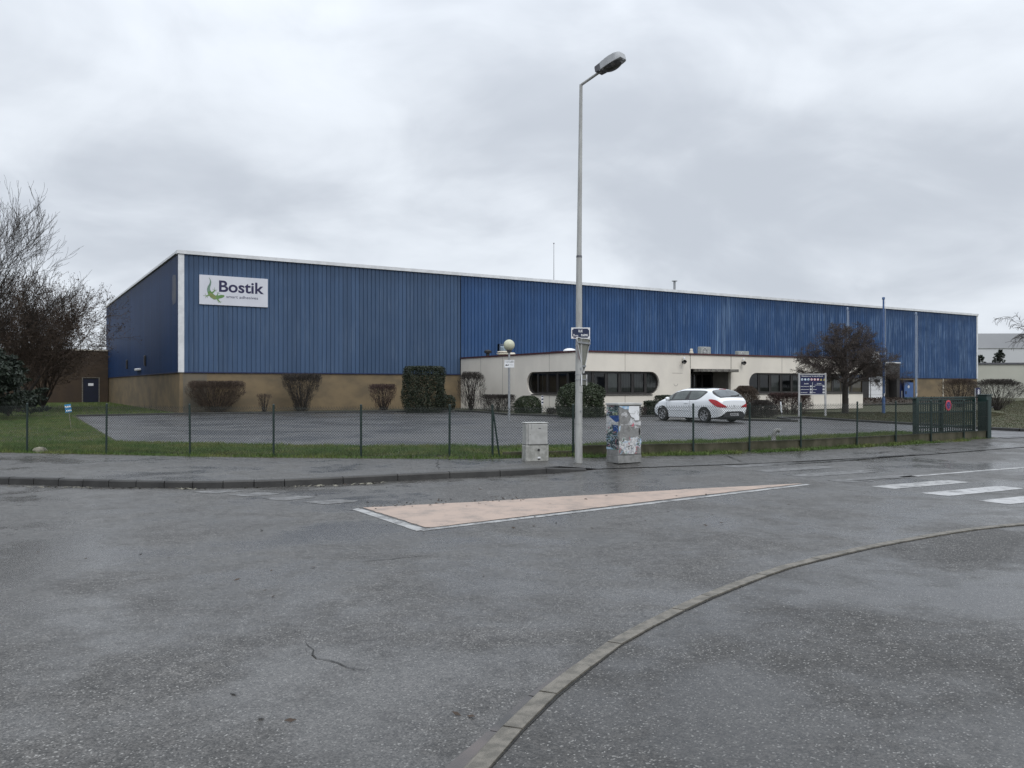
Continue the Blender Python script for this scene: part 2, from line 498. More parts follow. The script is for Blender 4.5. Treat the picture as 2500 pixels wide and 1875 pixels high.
MT['paper_red'] = pbr('red poster', (0.42, 0.055, 0.09), (0.5, 0.22, 0.25), 16, 0.7)
MT['paper_sky'] = pbr('pale blue poster', (0.22, 0.38, 0.55), (0.5, 0.58, 0.66), 14, 0.7)
MT['globe'] = pbr('frosted globe', (0.50, 0.50, 0.38), (0.40, 0.42, 0.30), 3, 0.35)
MT['grey_box'] = pbr('grey plant casing', (0.30, 0.31, 0.30), (0.22, 0.23, 0.22), 6, 0.6)
MT['cream_plastic'] = pbr('cream plastic', (0.58, 0.54, 0.46), (0.48, 0.44, 0.36), 7, 0.5)
MT['canopy'] = pbr('lichened concrete', (0.20, 0.19, 0.17), (0.07, 0.065, 0.06), 7, 0.85, detail=6)
MT['far_light'] = pbr('far pale cladding', (0.55, 0.56, 0.57), (0.50, 0.51, 0.52), 0.1, 0.7)
MT['far_dark'] = pbr('far grey roof', (0.40, 0.41, 0.43), (0.36, 0.37, 0.39), 0.1, 0.7)
MT['far_wall'] = pbr('far cream wall', (0.44, 0.44, 0.385), (0.40, 0.40, 0.35), 0.2, 0.8)
MT['bark'] = pbr('bark', (0.040, 0.034, 0.028), (0.024, 0.020, 0.017), 14, 0.9, bump=0.5, bscale=40)
MT['twig'] = pbr('dark twigs', (0.050, 0.043, 0.037), (0.030, 0.025, 0.022), 4, 0.9)
MT['twig_red'] = pbr('reddish twigs', (0.075, 0.040, 0.036), (0.040, 0.027, 0.024), 5, 0.9)
MT['twig_brown'] = pbr('brown twigs', (0.088, 0.062, 0.044), (0.048, 0.034, 0.026), 5, 0.9)
MT['leaf_dark'] = pbr('dark evergreen leaf', (0.008, 0.015, 0.006), (0.020, 0.030, 0.011), 9, 0.6)
MT['leaf_mid'] = pbr('evergreen leaf', (0.015, 0.026, 0.009), (0.032, 0.046, 0.016), 8, 0.6)
MT['leaf_dry'] = pbr('dry brown leaf', (0.048, 0.031, 0.020), (0.026, 0.018, 0.012), 7, 0.8)
MT['needle'] = pbr('pine needles', (0.007, 0.013, 0.008), (0.018, 0.030, 0.017), 3, 0.7)
MT['grass'] = pbr('grass blades', (0.058, 0.108, 0.016), (0.135, 0.150, 0.040), 0.8, 0.7, lo=0.4, hi=0.7)
MT['grass_dull'] = pbr('dull grass blades', (0.042, 0.052, 0.016), (0.062, 0.052, 0.025), 0.7, 0.8)
MT['car_white'] = pbr('white car paint', (0.76, 0.78, 0.80), (0.74, 0.76, 0.78), 1, 0.22)
MT['car_glass'] = glass('car glass', (0.30, 0.34, 0.34), 0.7)
MT['car_black'] = pbr('black plastic', (0.015, 0.015, 0.017), (0.022, 0.022, 0.024), 12, 0.4)
MT['tyre'] = pbr('tyre rubber', (0.012, 0.012, 0.012), (0.018, 0.018, 0.018), 20, 0.7)
MT['alloy'] = pbr('alloy', (0.42, 0.42, 0.43), (0.34, 0.34, 0.35), 9, 0.35, metal=0.7)
MT['tail_red'] = pbr('tail lamp red', (0.42, 0.018, 0.025), (0.30, 0.012, 0.018), 9, 0.12)
MT['red'] = pbr('sign red', (0.62, 0.07, 0.10), (0.55, 0.05, 0.08), 6, 0.4)
MT['sign_purple'] = pbr('faded sign blue', (0.06, 0.035, 0.22), (0.05, 0.03, 0.18), 6, 0.4)
MT['yellow'] = pbr('warning yellow', (0.60, 0.50, 0.14), (0.52, 0.43, 0.12), 6, 0.5)
MT['lawn_sign'] = pbr('bright blue sign', (0.03, 0.24, 0.48), (0.025, 0.2, 0.42), 6, 0.5)
MT['lizard'] = pbr('lizard green', (0.10, 0.22, 0.06), (0.16, 0.25, 0.10), 2.2, 0.5)
MT['lizard_tail'] = pbr('lizard tail grey green', (0.17, 0.26, 0.20), (0.12, 0.2, 0.15), 2.2, 0.5)
MT['lizard_band'] = pbr('lizard ochre', (0.34, 0.26, 0.10), (0.28, 0.17, 0.07), 5, 0.5)
MT['stone'] = pbr('pale stone', (0.24, 0.23, 0.18), (0.16, 0.15, 0.12), 8, 0.8, bump=0.5)
MT['flag_blue'] = pbr('flagpole blue', (0.045, 0.10, 0.24), (0.08, 0.14, 0.28), 4, 0.4)
MT['flag_pale'] = pbr('flagpole pale blue', (0.24, 0.30, 0.40), (0.19, 0.24, 0.34), 4, 0.4)
MT['frame_grey'] = pbr('pale grey frame', (0.42, 0.42, 0.42), (0.34, 0.34, 0.35), 6, 0.5)
MT['door_dark'] = pbr('near black blue door', (0.004, 0.007, 0.024), (0.003, 0.006, 0.018), 3, 0.5)
MT['twig_grey'] = pbr('grey brown twigs', (0.080, 0.064, 0.055), (0.048, 0.038, 0.034), 4, 0.9)

# ================================================================== GROUND
def sheet(name, poly, z, mat, kind='structure'):
    """flat polygon sheet; z is a number or a function of x, y"""
    tri = tessellate_polygon([[Vector((x, y, 0)) for x, y in poly]])
    zf = z if callable(z) else (lambda x, y: z)
    mb = MB().add([(x, y, zf(x, y)) for x, y in poly], tri)
    for f in range(len(mb.f)):
        a, b, c = (Vector(mb.v[i]) for i in mb.f[f])
        if (b - a).cross(c - a).z < 0:
            mb.f[f] = mb.f[f][::-1]
    return tag(mb.build(name, mat, None, fix=False), kind=kind)


def interp(pts, x):
    xs = [p[0] for p in pts]
    return float(np.interp(x, xs, [p[1] for p in pts]))


def resample(pts, step):
    """points every step metres along a polyline"""
    P = [Vector(p) for p in pts]
    out, carry = [P[0]], 0.0
    for a, b in zip(P, P[1:]):
        L = (b - a).length
        s = step - carry
        while s <= L:
            out.append(a.lerp(b, s / L))
            s += step
        carry = L - (s - step)
    return out


def smooth_line(pts, n=8):
    """Catmull-Rom through points"""
    P = [Vector(p) for p in pts]
    P = [P[0] * 2 - P[1]] + P + [P[-1] * 2 - P[-2]]
    out = []
    for i in range(1, len(P) - 2):
        for k in range(n):
            t = k / n
            a, b, c, d = P[i - 1], P[i], P[i + 1], P[i + 2]
            out.append(0.5 * (2 * b + (c - a) * t + (2 * a - 5 * b + 4 * c - d) * t * t + (3 * b - a - 3 * c + d) * t ** 3))
    out.append(P[-2])
    return out


ROAD_Z, NEAR_Z = -0.12, -0.09
tag(MB().add([(-900, -300, -0.4), (900, -300, -0.4), (900, 1500, -0.4), (-900, 1500, -0.4)], [(0, 1, 2, 3)]).build('ground', MT['field'], fix=False), kind='structure')
tag(MB().add([(-90, -40, ROAD_Z), (140, -40, ROAD_Z), (140, 100, ROAD_Z), (-90, 100, ROAD_Z)], [(0, 1, 2, 3)]).build('road', MT['road'], fix=False), kind='structure')

# far pavement: between the kerb line and the fence line
FENCE = [(-18.2, 21.4), (-16.1, 20.95), (-13.9, 20.5), (-11.7, 20.1), (-9.57, 19.65), (-7.4, 19.15), (-5.38, 18.8), (-3.37, 18.6), (-1.39, 18.5),
         (-0.43, 18.52), (1.39, 18.95), (4.3, 19.75), (5.8, 20.35), (7.3, 21.05), (9.15, 22.1), (10.6, 23.0), (12.0, 23.85), (13.4, 24.7), (14.5, 25.4)]
KERB = [(-40, 23.0), (-26, 19.2), (-18, 16.9), (-13, 15.5), (-10.5, 14.9), (-8.97, 14.6), (-8.0, 14.4), (-6.92, 14.15), (-5.9, 14.02), (-5.05, 13.97), (-4.05, 14.18), (-3.18, 14.53),
        (-2.33, 14.93), (-1.48, 15.35), (-0.64, 15.66), (0.17, 16.03), (0.94, 16.43), (1.75, 17.0), (4.03, 17.75), (5.45, 18.2), (10.2, 20.5), (14.1, 23.0), (20, 26.3), (60, 47.5), (120, 79.5)]
INNER = [(-60, 30), (-18.2, 21.1)] + [(x, y - 0.28) for x, y in FENCE[1:9]] + [(-0.43, 18.22), (1.39, 18.8), (4.3, 19.6), (7.3, 20.9), (10.6, 22.85), (14.5, 25.25), (20, 28.4), (60, 49.6), (120, 81.5)]
kerb_sm = [Vector(p) for p in KERB[:4]] + smooth_line(KERB[4:17], 6)[1:] + [Vector(p) for p in KERB[17:]]


def kerb_z(x):
    return float(np.interp(x, [-100, 0.95, 1.75, 200], [0.0, 0.0, -0.105, -0.105]))

xs = sorted(set(list(np.linspace(-40, 60, 251)) + [p[0] for p in INNER if -40 < p[0] < 120] + [0.95, 1.75, 90, 119]))
kx, ky = [p[0] for p in kerb_sm], [p[1] for p in kerb_sm]
vs, fs = [], []
for i, x in enumerate(xs):
    yo, yi = float(np.interp(x, kx, ky)) + 0.15, interp(INNER, x)
    for k in range(4):
        t = k / 3
        vs.append((x, yo + (yi - yo) * t, kerb_z(x) * (1 - t) - 0.001))
    if i:
        b = i * 4
        fs += [(b - 4 + k, b + k, b + k + 1, b - 3 + k) for k in range(3)]
tag(MB().add(vs, fs).build('pavement', MT['pave'], fix=False), kind='structure')

# kerb stones
kb = MB()
line = resample([(p[0], p[1]) for p in kerb_sm if -18.5 < p[0] < 1.8], 0.5)
i = 0
while i < len(line) - 1:
    st = 1 if line[i].x < -4.2 else 2
    j = min(i + st, len(line) - 1)
    a, b = line[i], line[j]
    d = (b - a).normalized()
    a, b = a + d * 0.006, b - d * 0.006
    nrm = Vector((-d.y, d.x))
    za, zb = kerb_z(a.x), kerb_z(b.x)
    w = 0.155
    jit = random.uniform(-0.003, 0.003)
    r = lambda p, z: [(p.x - nrm.x * 0.012, p.y - nrm.y * 0.012, -0.2), (p.x, p.y, z - 0.022 + jit), (p.x + nrm.x * 0.018, p.y + nrm.y * 0.018, z + jit + 0.003), (p.x + nrm.x * w, p.y + nrm.y * w, z + jit + 0.003), (p.x + nrm.x * w, p.y + nrm.y * w, -0.2)]
    kb.rings([r(a, za), r(b, zb)])
    i = j
tag(kb.build('kerb', MT['kerb']), kind='structure')

# near pavement with its flush kerb
NK = [(-9, -14), (-3.6, -5), (-1.75, -1.0), (-1.02, 1.0), (-0.52, 2.6), (-0.096, 3.68)]
for px, py in ((1305, 1749), (1391, 1671), (1470, 1611), (1543, 1558), (1617, 1520), (1692, 1481), (1764, 1450), (1882, 1404), (1949, 1382), (2000, 1369), (2129, 1339), (2251, 1316), (2373, 1296), (2470, 1285)):
    NK.append(ground_at(px, py, NEAR_Z))
NK += [(7.3, 10.55), (9.5, 11.7), (14, 14.1), (30, 22.6), (90, 54.5)]
near = smooth_line(NK, 5)
tag(sheet('near_pavement', [(p.x, p.y) for p in near] + [(90, -14)], NEAR_Z, MT['near_pave']), kind='structure')
nk = MB(); gut = MB(); jn = MB()
line = resample([(p.x, p.y) for p in near if -4 < p.y < 30], 0.5)
for a, b in zip(line, line[1:]):
    d = (b - a).normalized()
    n = Vector((-d.y, d.x))
    a2, b2 = a + d * 0.004, b - d * 0.004
    jit = random.uniform(-0.002, 0.003)
    r = lambda p: [(p.x, p.y, -0.2), (p.x, p.y, NEAR_Z + 0.012 + jit), (p.x + n.x * 0.10, p.y + n.y * 0.10, NEAR_Z + 0.010 + jit), (p.x + n.x * 0.115, p.y + n.y * 0.115, NEAR_Z - 0.004), (p.x + n.x * 0.117, p.y + n.y * 0.117, -0.2)]
    nk.rings([r(a2), r(b2)])
tag(nk.build('near_kerb', MT['kerb_pale']), kind='structure')
for a, b in zip(line, line[1:]):
    if a.y < 6.3:
        d = (b - a).normalized(); n = Vector((-d.y, d.x))
        wid = lambda p: 0.125 + max(0.0, 0.10 * (1 - (p.y - 3.0) / 3.0)) + 0.014 * math.sin(p.y * 9) * max(0.0, min(1.0, (6 - p.y)))
        gut.add([(a.x + n.x * 0.09, a.y + n.y * 0.09, ROAD_Z + 0.005), (b.x + n.x * 0.09, b.y + n.y * 0.09, ROAD_Z + 0.005), (b.x + n.x * wid(b), b.y + n.y * wid(b), ROAD_Z + 0.005), (a.x + n.x * wid(a), a.y + n.y * wid(a), ROAD_Z + 0.005)], [(0, 1, 2, 3)])
tag(gut.build('gutter', MT['gutter']), kind='structure')
# dark open joint beside the near kerb
for a, b in zip(line, line[1:]):
    d = (b - a).normalized(); n = Vector((-d.y, d.x))
    o1, o2 = 0.012 + 0.006 * math.sin(a.y * 3.1), 0.012 + 0.006 * math.sin(b.y * 3.1)
    jn.add([(a.x - n.x * 0.001, a.y - n.y * 0.001, NEAR_Z + 0.003), (a.x - n.x * o1, a.y - n.y * o1, NEAR_Z + 0.003), (b.x - n.x * o2, b.y - n.y * o2, NEAR_Z + 0.003), (b.x - n.x * 0.001, b.y - n.y * 0.001, NEAR_Z + 0.003)], [(0, 1, 2, 3)])


def crack(mb, pts, w, z, jag=0.35, seed=1):
    """a jagged crack as a thin strip on the ground"""
    r = random.Random(seed)
    P = resample(pts, 0.09 if w < 0.03 else 0.16)
    if len(P) < 3:
        P = [Vector(p) for p in pts]
    L, Rr = [], []
    off = 0.0
    for i, p in enumerate(P):
        a, b = P[max(i - 1, 0)], P[min(i + 1, len(P) - 1)]
        d = (b - a).normalized(); n = Vector((-d.y, d.x))
        off = off * 0.6 + r.uniform(-1, 1) * jag * 0.06
        env = min(1.0, 4 * i / len(P), 4 * (len(P) - 1 - i) / len(P))
        ww = w * (0.15 + 0.85 * env) * r.uniform(0.4, 1.2) * 0.5
        c = p + n * off
        L.append(c + n * ww); Rr.append(c - n * ww)
    zf = z if callable(z) else (lambda x, y: z)
    vs = [(p.x, p.y, zf(p.x, p.y)) for p in L + Rr]
    k = len(L)
    mb.add(vs, [(i, i + 1, k + i + 1, k + i) for i in range(k - 1)])

g = lambda *q: [ground_at(x, y, ROAD_Z) for x, y in q]
crack(jn, g((752, 1568), (770, 1590), (778, 1603), (806, 1616), (850, 1638), (885, 1638), (935, 1634)), 0.012, ROAD_Z + 0.004, 0.5, 3)
crack(jn, g((716, 1586), (748, 1583), (770, 1600)), 0.006, ROAD_Z + 0.004, 0.4, 4)
crack(jn, g((880, 1372), (980, 1364), (1080, 1352)), 0.012, ROAD_Z + 0.004, 0.4, 5)
# broken strip where the pavement edge meets the road on the right
g2 = lambda *q: [ground_at(x, y, -0.105) for x, y in q]
ze = lambda x, y: -0.096 + max(0.0, (y - interp([(p.x, p.y) for p in kerb_sm], x)) * 0.05)
crack(jn, g2((1864, 1135), (1900, 1132), (2010, 1127), (2080, 1122), (2180, 1114), (2258, 1109)), 0.14, ze, 0.5, 6)
crack(jn, g2((2075, 1111), (2130, 1110), (2180, 1106)), 0.06, lambda x, y: ze(x, y) + 0.004, 0.4, 7)
crack(jn, g2((1990, 1136), (2048, 1132)), 0.05, ROAD_Z + 0.004, 0.4, 8)
crack(jn, g2((2330, 1095), (2400, 1091), (2455, 1088)), 0.05, lambda x, y: ze(x, y) + 0.004, 0.4, 9)
crack(jn, g2((2290, 1105), (2340, 1103)), 0.04, ROAD_Z + 0.004, 0.3, 10)
crack(jn, g2((1600, 1137), (1680, 1134), (1759, 1130)), 0.05, ROAD_Z + 0.005, 0.15, 11)
crack(jn, g((2048, 1176), (2120, 1172), (2230, 1164)), 0.05, ROAD_Z + 0.009, 0.4, 12)
crack(jn, [ground_at(x, y, -0.02) for x, y in ((1072, 1125), (1066, 1140), (1074, 1150))], 0.02, 0.004, 0.5, 13)
crack(jn, [ground_at(x, y, -0.08) for x, y in ((1760, 1114), (1790, 1122), (1830, 1131))], 0.03, lambda x, y: ze(x, y) + 0.006, 0.2, 14)
crack(jn, [ground_at(x, y, 0) for x, y in ((2424, 1071), (2462, 1068), (2520, 1066))], 0.06, lambda x, y: max(ze(x, y), 0.0) + 0.006, 0.3, 15)
for q in range(9):
    x, y = random.uniform(1500, 2050), random.uniform(1240, 1330)
    crack(jn, g((x, y), (x + random.uniform(12, 34), y + random.uniform(-3, 2))), 0.035, ROAD_Z + 0.004, 0.3, 20 + q)
tag(jn.build('crack', MT['crack'], fix=False), kind='structure')

# road markings
def strip_poly(name, polys, mat, z, jit=0.0):
    mb = MB()
    rj = random.Random(len(polys))
    for poly in polys:
        if jit:
            q = resample(list(poly) + [poly[0]], 0.12)[:-1]
            poly = [(p.x + rj.uniform(-jit, jit), p.y + rj.uniform(-jit, jit)) for p in q]
        tri = tessellate_polygon([[Vector((x, y, 0)) for x, y in poly]])
        mb.add([(x, y, z) for x, y in poly], tri)
    for f in range(len(mb.f)):
        a, b, c = (Vector(mb.v[i]) for i in mb.f[f])
        if (b - a).cross(c - a).z < 0:
            mb.f[f] = mb.f[f][::-1]
    return tag(mb.build(name, mat, fix=False), kind='structure')

A, B_, C_ = (-2.10, 11.75), (-1.02, 10.08), (5.1, 14.62)
upper = [(5.1, 14.66), (3.07, 13.92), (1.2, 13.1), (-0.5, 12.35)]
strip_poly('road_island_marking', [[A, B_, (2.85, 13.0), C_] + upper], MT['salmon'], ROAD_Z + 0.004, 0.014)
dl = (Vector(B_) - Vector(A)).normalized(); nl = Vector((dl.y, -dl.x))
d2 = (Vector(C_) - Vector(B_)).normalized(); n2v = Vector((d2.y, -d2.x))
o = lambda p, n, k: (p[0] + n.x * k, p[1] + n.y * k)
corner_in = (B_[0] - 0.02, B_[1] - 0.075); corner_out = (B_[0] - 0.09, B_[1] - 0.26)
strip_poly('edge_line', [[(7.3, 15.75), (10.9, 17.68), (40, 33.2), (40.06, 33.06), (10.96, 17.54), (7.36, 15.62)], [o(A, nl, 0.06), corner_in, corner_out, o(A, nl, 0.19)],
                         [corner_in, o((2.0, 12.33), n2v, 0.07), o(C_, n2v, 0.06), o(C_, n2v, 0.17), o((2.0, 12.33), n2v, 0.19), corner_out]], MT['white_line'], ROAD_Z + 0.004, 0.008)
sv, wv = Vector((1.80, 0.955)), Vector((0.24, -0.37))
pa = Vector((6.13, 14.25))
bars = []
for k in range(-1, 4):
    p = pa + Vector((0.42, -0.9)) * k
    bars.append([tuple(p), tuple(p + wv), tuple(p + wv + sv), tuple(p + sv)])
strip_poly('crossing_stripe', bars[2:4], MT['white_new'], ROAD_Z + 0.004, 0.008)
strip_poly('crossing_stripe_worn', [bars[1], bars[4]], MT['white_line'], ROAD_Z + 0.004)
ghost = []
for k in range(-5, 0):
    p = pa + Vector((0.42, -0.9)) * k
    ghost.append([tuple(p), tuple(p + wv), tuple(p + wv + sv), tuple(p + sv)])
for x, y in ((535, 1200), (624, 1207), (707, 1216), (810, 1225)):
    X, Y = ground_at(x, y, ROAD_Z)
    ghost.append([(X - 0.42, Y - 0.05), (X - 0.02, Y - 0.3), (X + 0.42, Y + 0.05), (X + 0.05, Y + 0.27)])
strip_poly('crossing_stripe_rubbed', ghost, MT['ghost'], ROAD_Z + 0.004, 0.02)

# the yard behind the fence
xs2 = sorted(set(list(np.linspace(-60, 60, 61)) + [p[0] for p in INNER]))
vs = []
for x in xs2:
    vs += [(x, interp(INNER, x), 0.0), (x, 260.0, 0.0)]
tag(MB().add(vs, [(2 * i, 2 * i + 2, 2 * i + 3, 2 * i + 1) for i in range(len(xs2) - 1)]).build('lawn', MT['soil'], fix=False), kind='structure')
LOT_FRONT = [(-22.7, 43.4), (-17.0, 33.6), (-11.3, 23.9), (-6.4, 22.5), (-3.4, 22.1), (-0.54, 22.05), (1.8, 22.6), (3.9, 23.6), (5.7, 24.3), (8.2, 25.7), (10.6, 27.2), (13.0, 28.7), (14.6, 28.9), (14.85, 27.0), (14.95, 25.35)]
LOT_RIGHT = [(21.5, 28.95), (19.0, 28.6), (17.9, 29.2), (17.2, 30.6), (16.95, 32.6), (16.2, 34.6), (15.3, 37.2), (14.35, 40.8), (12.85, 40.6), (12.7, 36.7), (10.65, 38.3), (10.2, 40.2), (9.9, 43.0)]
LOT_BACK = [(6.5, 42.8), (4.0, 42.6), (1.86, 43.5), (-0.3, 45.4), (-1.8, 49.6), (-3.25, 51.4), (-8.6, 50.1), (-13, 48.2), (-18.6, 46.3), (-20.8, 44.8)]
sheet('yard_asphalt', LOT_FRONT + LOT_RIGHT + LOT_BACK, 0.004, MT['lot'])
sheet('planting_bed', [(x, y + 0.1) for x, y in LOT_BACK[::-1]][2:] + [(9.9, 43.1), (10.2, 40.3), (10.7, 38.45), (12.6, 36.9), (12.7, 40.7), (14.3, 41.5), (16, 50.0), (24, 58.6), (4, 46.9), (-3.4, 58.5), (-19.2, 49.4)], 0.03, MT['bed'])


def low_kerb(name, pts, w, h, mat, step=1.0):
    mb = MB()
    L = resample(pts, step)
    for a, b in zip(L, L[1:]):
        d = (b - a).normalized(); n = Vector((-d.y, d.x)) * w * 0.5
        a2, b2 = a + d * 0.005, b - d * 0.005
        j = random.uniform(-0.006, 0.006)
        r = lambda p: [(p.x - n.x, p.y - n.y, -0.05), (p.x - n.x, p.y - n.y, h - 0.015 + j), (p.x - n.x * 0.8, p.y - n.y * 0.8, h + j), (p.x + n.x * 0.8, p.y + n.y * 0.8, h + j), (p.x + n.x, p.y + n.y, h - 0.015 + j), (p.x + n.x, p.y + n.y, -0.05)]
        mb.rings([r(a2), r(b2)], 0)
    return tag(mb.build(name, mat), kind='structure')

low_kerb('yard_kerb', [LOT_FRONT[0]] + LOT_BACK[::-1] + LOT_RIGHT[::-1], 0.12, 0.10, MT['kerb_mid'] if 'kerb_mid' in MT else MT['kerb'])
# bay lines and faint pale rows in the yard
pl = []
def bay(a, b, w=0.08):
    a, b = Vector(a), Vector(b)
    n = (b - a).normalized(); n = Vector((-n.y, n.x)) * w * 0.5
    pl.append([tuple(a - n), tuple(b - n), tuple(b + n), tuple(a + n)])
for a, b in (((1091, 1036), (1238, 1053)), ((1246, 1032), (1370, 1030)), ((1440, 1034), (1590, 1040)), ((1790, 1037), (1830, 1036)), ((1420, 1047), (1560, 1046))):
    bay(ground_at(*a), ground_at(*b))
for y in (1036, 1041, 1046, 1052, 1059, 1067):
    bay(ground_at(236 + (y - 1036) * 2.4, y), ground_at(430 + random.uniform(-60, 160), y), 0.07)
strip_poly('yard_line', pl, MT['ghost'], 0.008)

# tactile blister plate at the crossing
tp = MB()
a = Vector(ground_at(1600, 1125, -0.06)); b = Vector(ground_at(1755, 1119, -0.06))
d = (b - a).normalized(); n = Vector((-d.y, d.x)); Lt = (b - a).length
zt = lambda p: -0.088 + 0.045 * max(0, min(1, ((p.y - interp([(q.x, q.y) for q in kerb_sm], p.x)) / 1.6)))
for i in range(int(Lt / 0.075)):
    for j in range(8):
        p = a + d * (i * 0.075 + 0.03) + n * (j * 0.075)
        z = zt(p)
        tp.rings([[(p.x + 0.022 * math.cos(k * 1.047), p.y + 0.022 * math.sin(k * 1.047), z - 0.01) for k in range(6)], [(p.x + 0.014 * math.cos(k * 1.047), p.y + 0.014 * math.sin(k * 1.047), z + 0.012) for k in range(6)]])
tag(tp.build('tactile_paving', MT['cab_old']), kind='structure')

# litter of dead leaves and grit lying on the road
lt = []
for k in range(150):
    if k < 70:
        px, py = random.uniform(850, 1300), 1240 - (random.random() ** 1.5) * 14 + random.uniform(-4, 3) - 0
        py = 1238 - (px - 877) * 0.052 + random.gauss(0, 4)
    elif k < 100:
        px, py = random.uniform(900, 1800), random.uniform(1180, 1290)
    else:
        px, py = random.uniform(40, 2450), 1200 + random.random() ** 2 * 600
    lt.append(ground_at(px, py, ROAD_Z) + (ROAD_Z + 0.009,))
for k in range(60):
    px = random.uniform(100, 900)
    lt.append(ground_at(px, 1188 + 6 * math.sin(px / 160) + random.gauss(0, 1), ROAD_Z) + (ROAD_Z + 0.009,))
lt = [p for p in lt if p[1] < interp([(q.x, q.y) for q in near], p[0]) or p[1] > 6 or p[0] < 0]
v, f = leaf_quads(np.array(lt), 0.028, np.array([[0, 0, 1.0]]), 2.0, 0.25)
tag(mesh_np('leaf_litter', v, f, MT['leaf_dry']), 'dead leaves and twigs scattered over the wet road and the salmon triangle', 'litter', None, 'stuff')

gl_ = []
for k in range(170):
    q = random.uniform(20, 1000)
    yb = interp([(0, 1187), (260, 1191), (514, 1194), (800, 1185), (1054, 1173)], q)
    if math.sin(q / 23.0) + math.sin(q / 57.0) > random.uniform(-1.2, 1.2):
        gl_.append(ground_at(q, yb + abs(random.gauss(0, 1.0)), ROAD_Z) + (ROAD_Z + 0.008,))
v, f = leaf_quads(np.array(gl_), 0.05, np.array([[0, 0, 1.0]]), 2.4, 0.2)
tag(mesh_np('gutter_litter', v, f, MT['stone']), 'pale leaf scraps lying in the gutter along the far kerb', 'litter', None, 'stuff')

# ------------------------------------------------------------------ grass
def in_poly(x, y, poly):
    c = np.zeros(len(x), dtype=bool)
    j = len(poly) - 1
    for i in range(len(poly)):
        xi, yi = poly[i]; xj, yj = poly[j]
        c ^= ((yi > y) != (yj > y)) & (x < (xj - xi) * (y - yi) / (yj - yi + 1e-12) + xi)
        j = i
    return c


def blades(poly, n, h, w, z=0.0, clump=0.35):
    P = np.array(poly)
    lo, hi = P.min(0), P.max(0)
    area = 0.5 * abs(np.dot(P[:, 0], np.roll(P[:, 1], 1)) - np.dot(P[:, 1], np.roll(P[:, 0], 1)))
    m = int(n * (hi - lo).prod() / area)
    x, y = rng.uniform(lo[0], hi[0], m), rng.uniform(lo[1], hi[1], m)
    k = in_poly(x, y, poly)
    x, y = x[k], y[k]
    # tussocks: the height follows a patchy field
    q = np.sin(x * 2.3 + 1.7 * np.sin(y * 1.9)) * np.sin(y * 2.7 + 1.3 * np.sin(x * 1.3)) + 0.6 * np.sin(x * 6.1 + y * 4.3) * np.sin(y * 7.7 - x * 3.1)
    hh = h * (1 + clump * q) * rng.uniform(0.5, 1.3, len(x))
    ang = rng.uniform(0, 2 * np.pi, len(x))
    lean = rng.uniform(0.1, 0.8, len(x)) * hh
    la = rng.uniform(0, 2 * np.pi, len(x))
    dx, dy = np.cos(ang) * w / 2, np.sin(ang) * w / 2
    v = np.stack([np.stack([x - dx, y - dy, np.full_like(x, z)], 1), np.stack([x + dx, y + dy, np.full_like(x, z)], 1),
                  np.stack([x + np.cos(la) * lean, y + np.sin(la) * lean, z + hh], 1)], 1).reshape(-1, 3)
    return v, np.arange(len(v)).reshape(-1, 3)


def join(parts):
    vs, fs, b = [], [], 0
    for v, f in parts:
        vs.append(v); fs.append(f + b); b += len(v)
    return np.concatenate(vs), np.concatenate(fs)

front = [(p[0], p[1]) for p in INNER if -19 < p[0] < 14.4]
strip = front + [(14.4, 25.3), (14.3, 28.6)] + [p for p in LOT_FRONT[::-1] if -12 < p[0] < 13.5]
left_lawn = [(-18.2, 21.1), (-11.5, 20.0), (-11.4, 23.9), (-17.1, 33.6), (-22.9, 43.4), (-34, 43.4), (-30, 30)]
gable_lawn = [(-34, 43.4), (-22.8, 43.6), (-19.8, 48.8), (-39, 80.5), (-56, 71)]
right_lawn = [(14.5, 41.2), (15.5, 37.5), (16.4, 34.8), (17.1, 33), (28, 47), (30, 54), (24, 50.5), (17, 50)]
verge = [(17.1, 33), (17.4, 30.8), (18.1, 29.4), (21.5, 29.2), (50, 44.2), (85, 90), (56, 91), (44, 79), (28, 47)]
parts = [blades(strip, 110000, 0.075, 0.012, 0.0, 0.5), blades(left_lawn, 100000, 0.06, 0.015, 0.0, 0.5), blades(gable_lawn, 40000, 0.07, 0.03)]
v, f = join(parts)
tag(mesh_np('grass', v, f, MT['grass']), 'short green winter grass inside the fence', 'grass', None, 'stuff')
parts = [blades(right_lawn, 40000, 0.05, 0.02), blades(verge, 130000, 0.05, 0.022, 0.0, 0.2)]
v, f = join(parts)
tag(mesh_np('lawn_grass', v, f, MT['grass_dull']), 'dull brownish grass round the sign board and the driveway', 'grass', None, 'stuff')
# moss and weeds at the foot of the low wall
mossp = [(x, y - 0.07) for x, y in FENCE if x > 1.2]
poly = [(x, y - 0.30) for x, y in mossp[:-1]] + [(x, y) for x, y in mossp[:-1]][::-1]
v, f = blades(poly, 9000, 0.045, 0.02, -0.01, 0.9)
tag(mesh_np('moss', v, f, MT['grass']), 'moss and weeds along the foot of the low concrete wall', 'moss', None, 'stuff')

# ================================================================== WAREHOUSE
BRZ = math.atan2(0.522, 0.853)
D1, D2 = Vector((0.853, 0.522, 0)).normalized(), Vector((-0.522, 0.853, 0)).normalized()
WO = Vector((-19.6, 49.0, 0))
WL, WD, WH, WP = 83.7, 40.0, 9.57, 2.42
ware = thing('warehouse', 'long blue ribbed metal warehouse with tan concrete base and white roof edge', 'building', WO, BRZ)


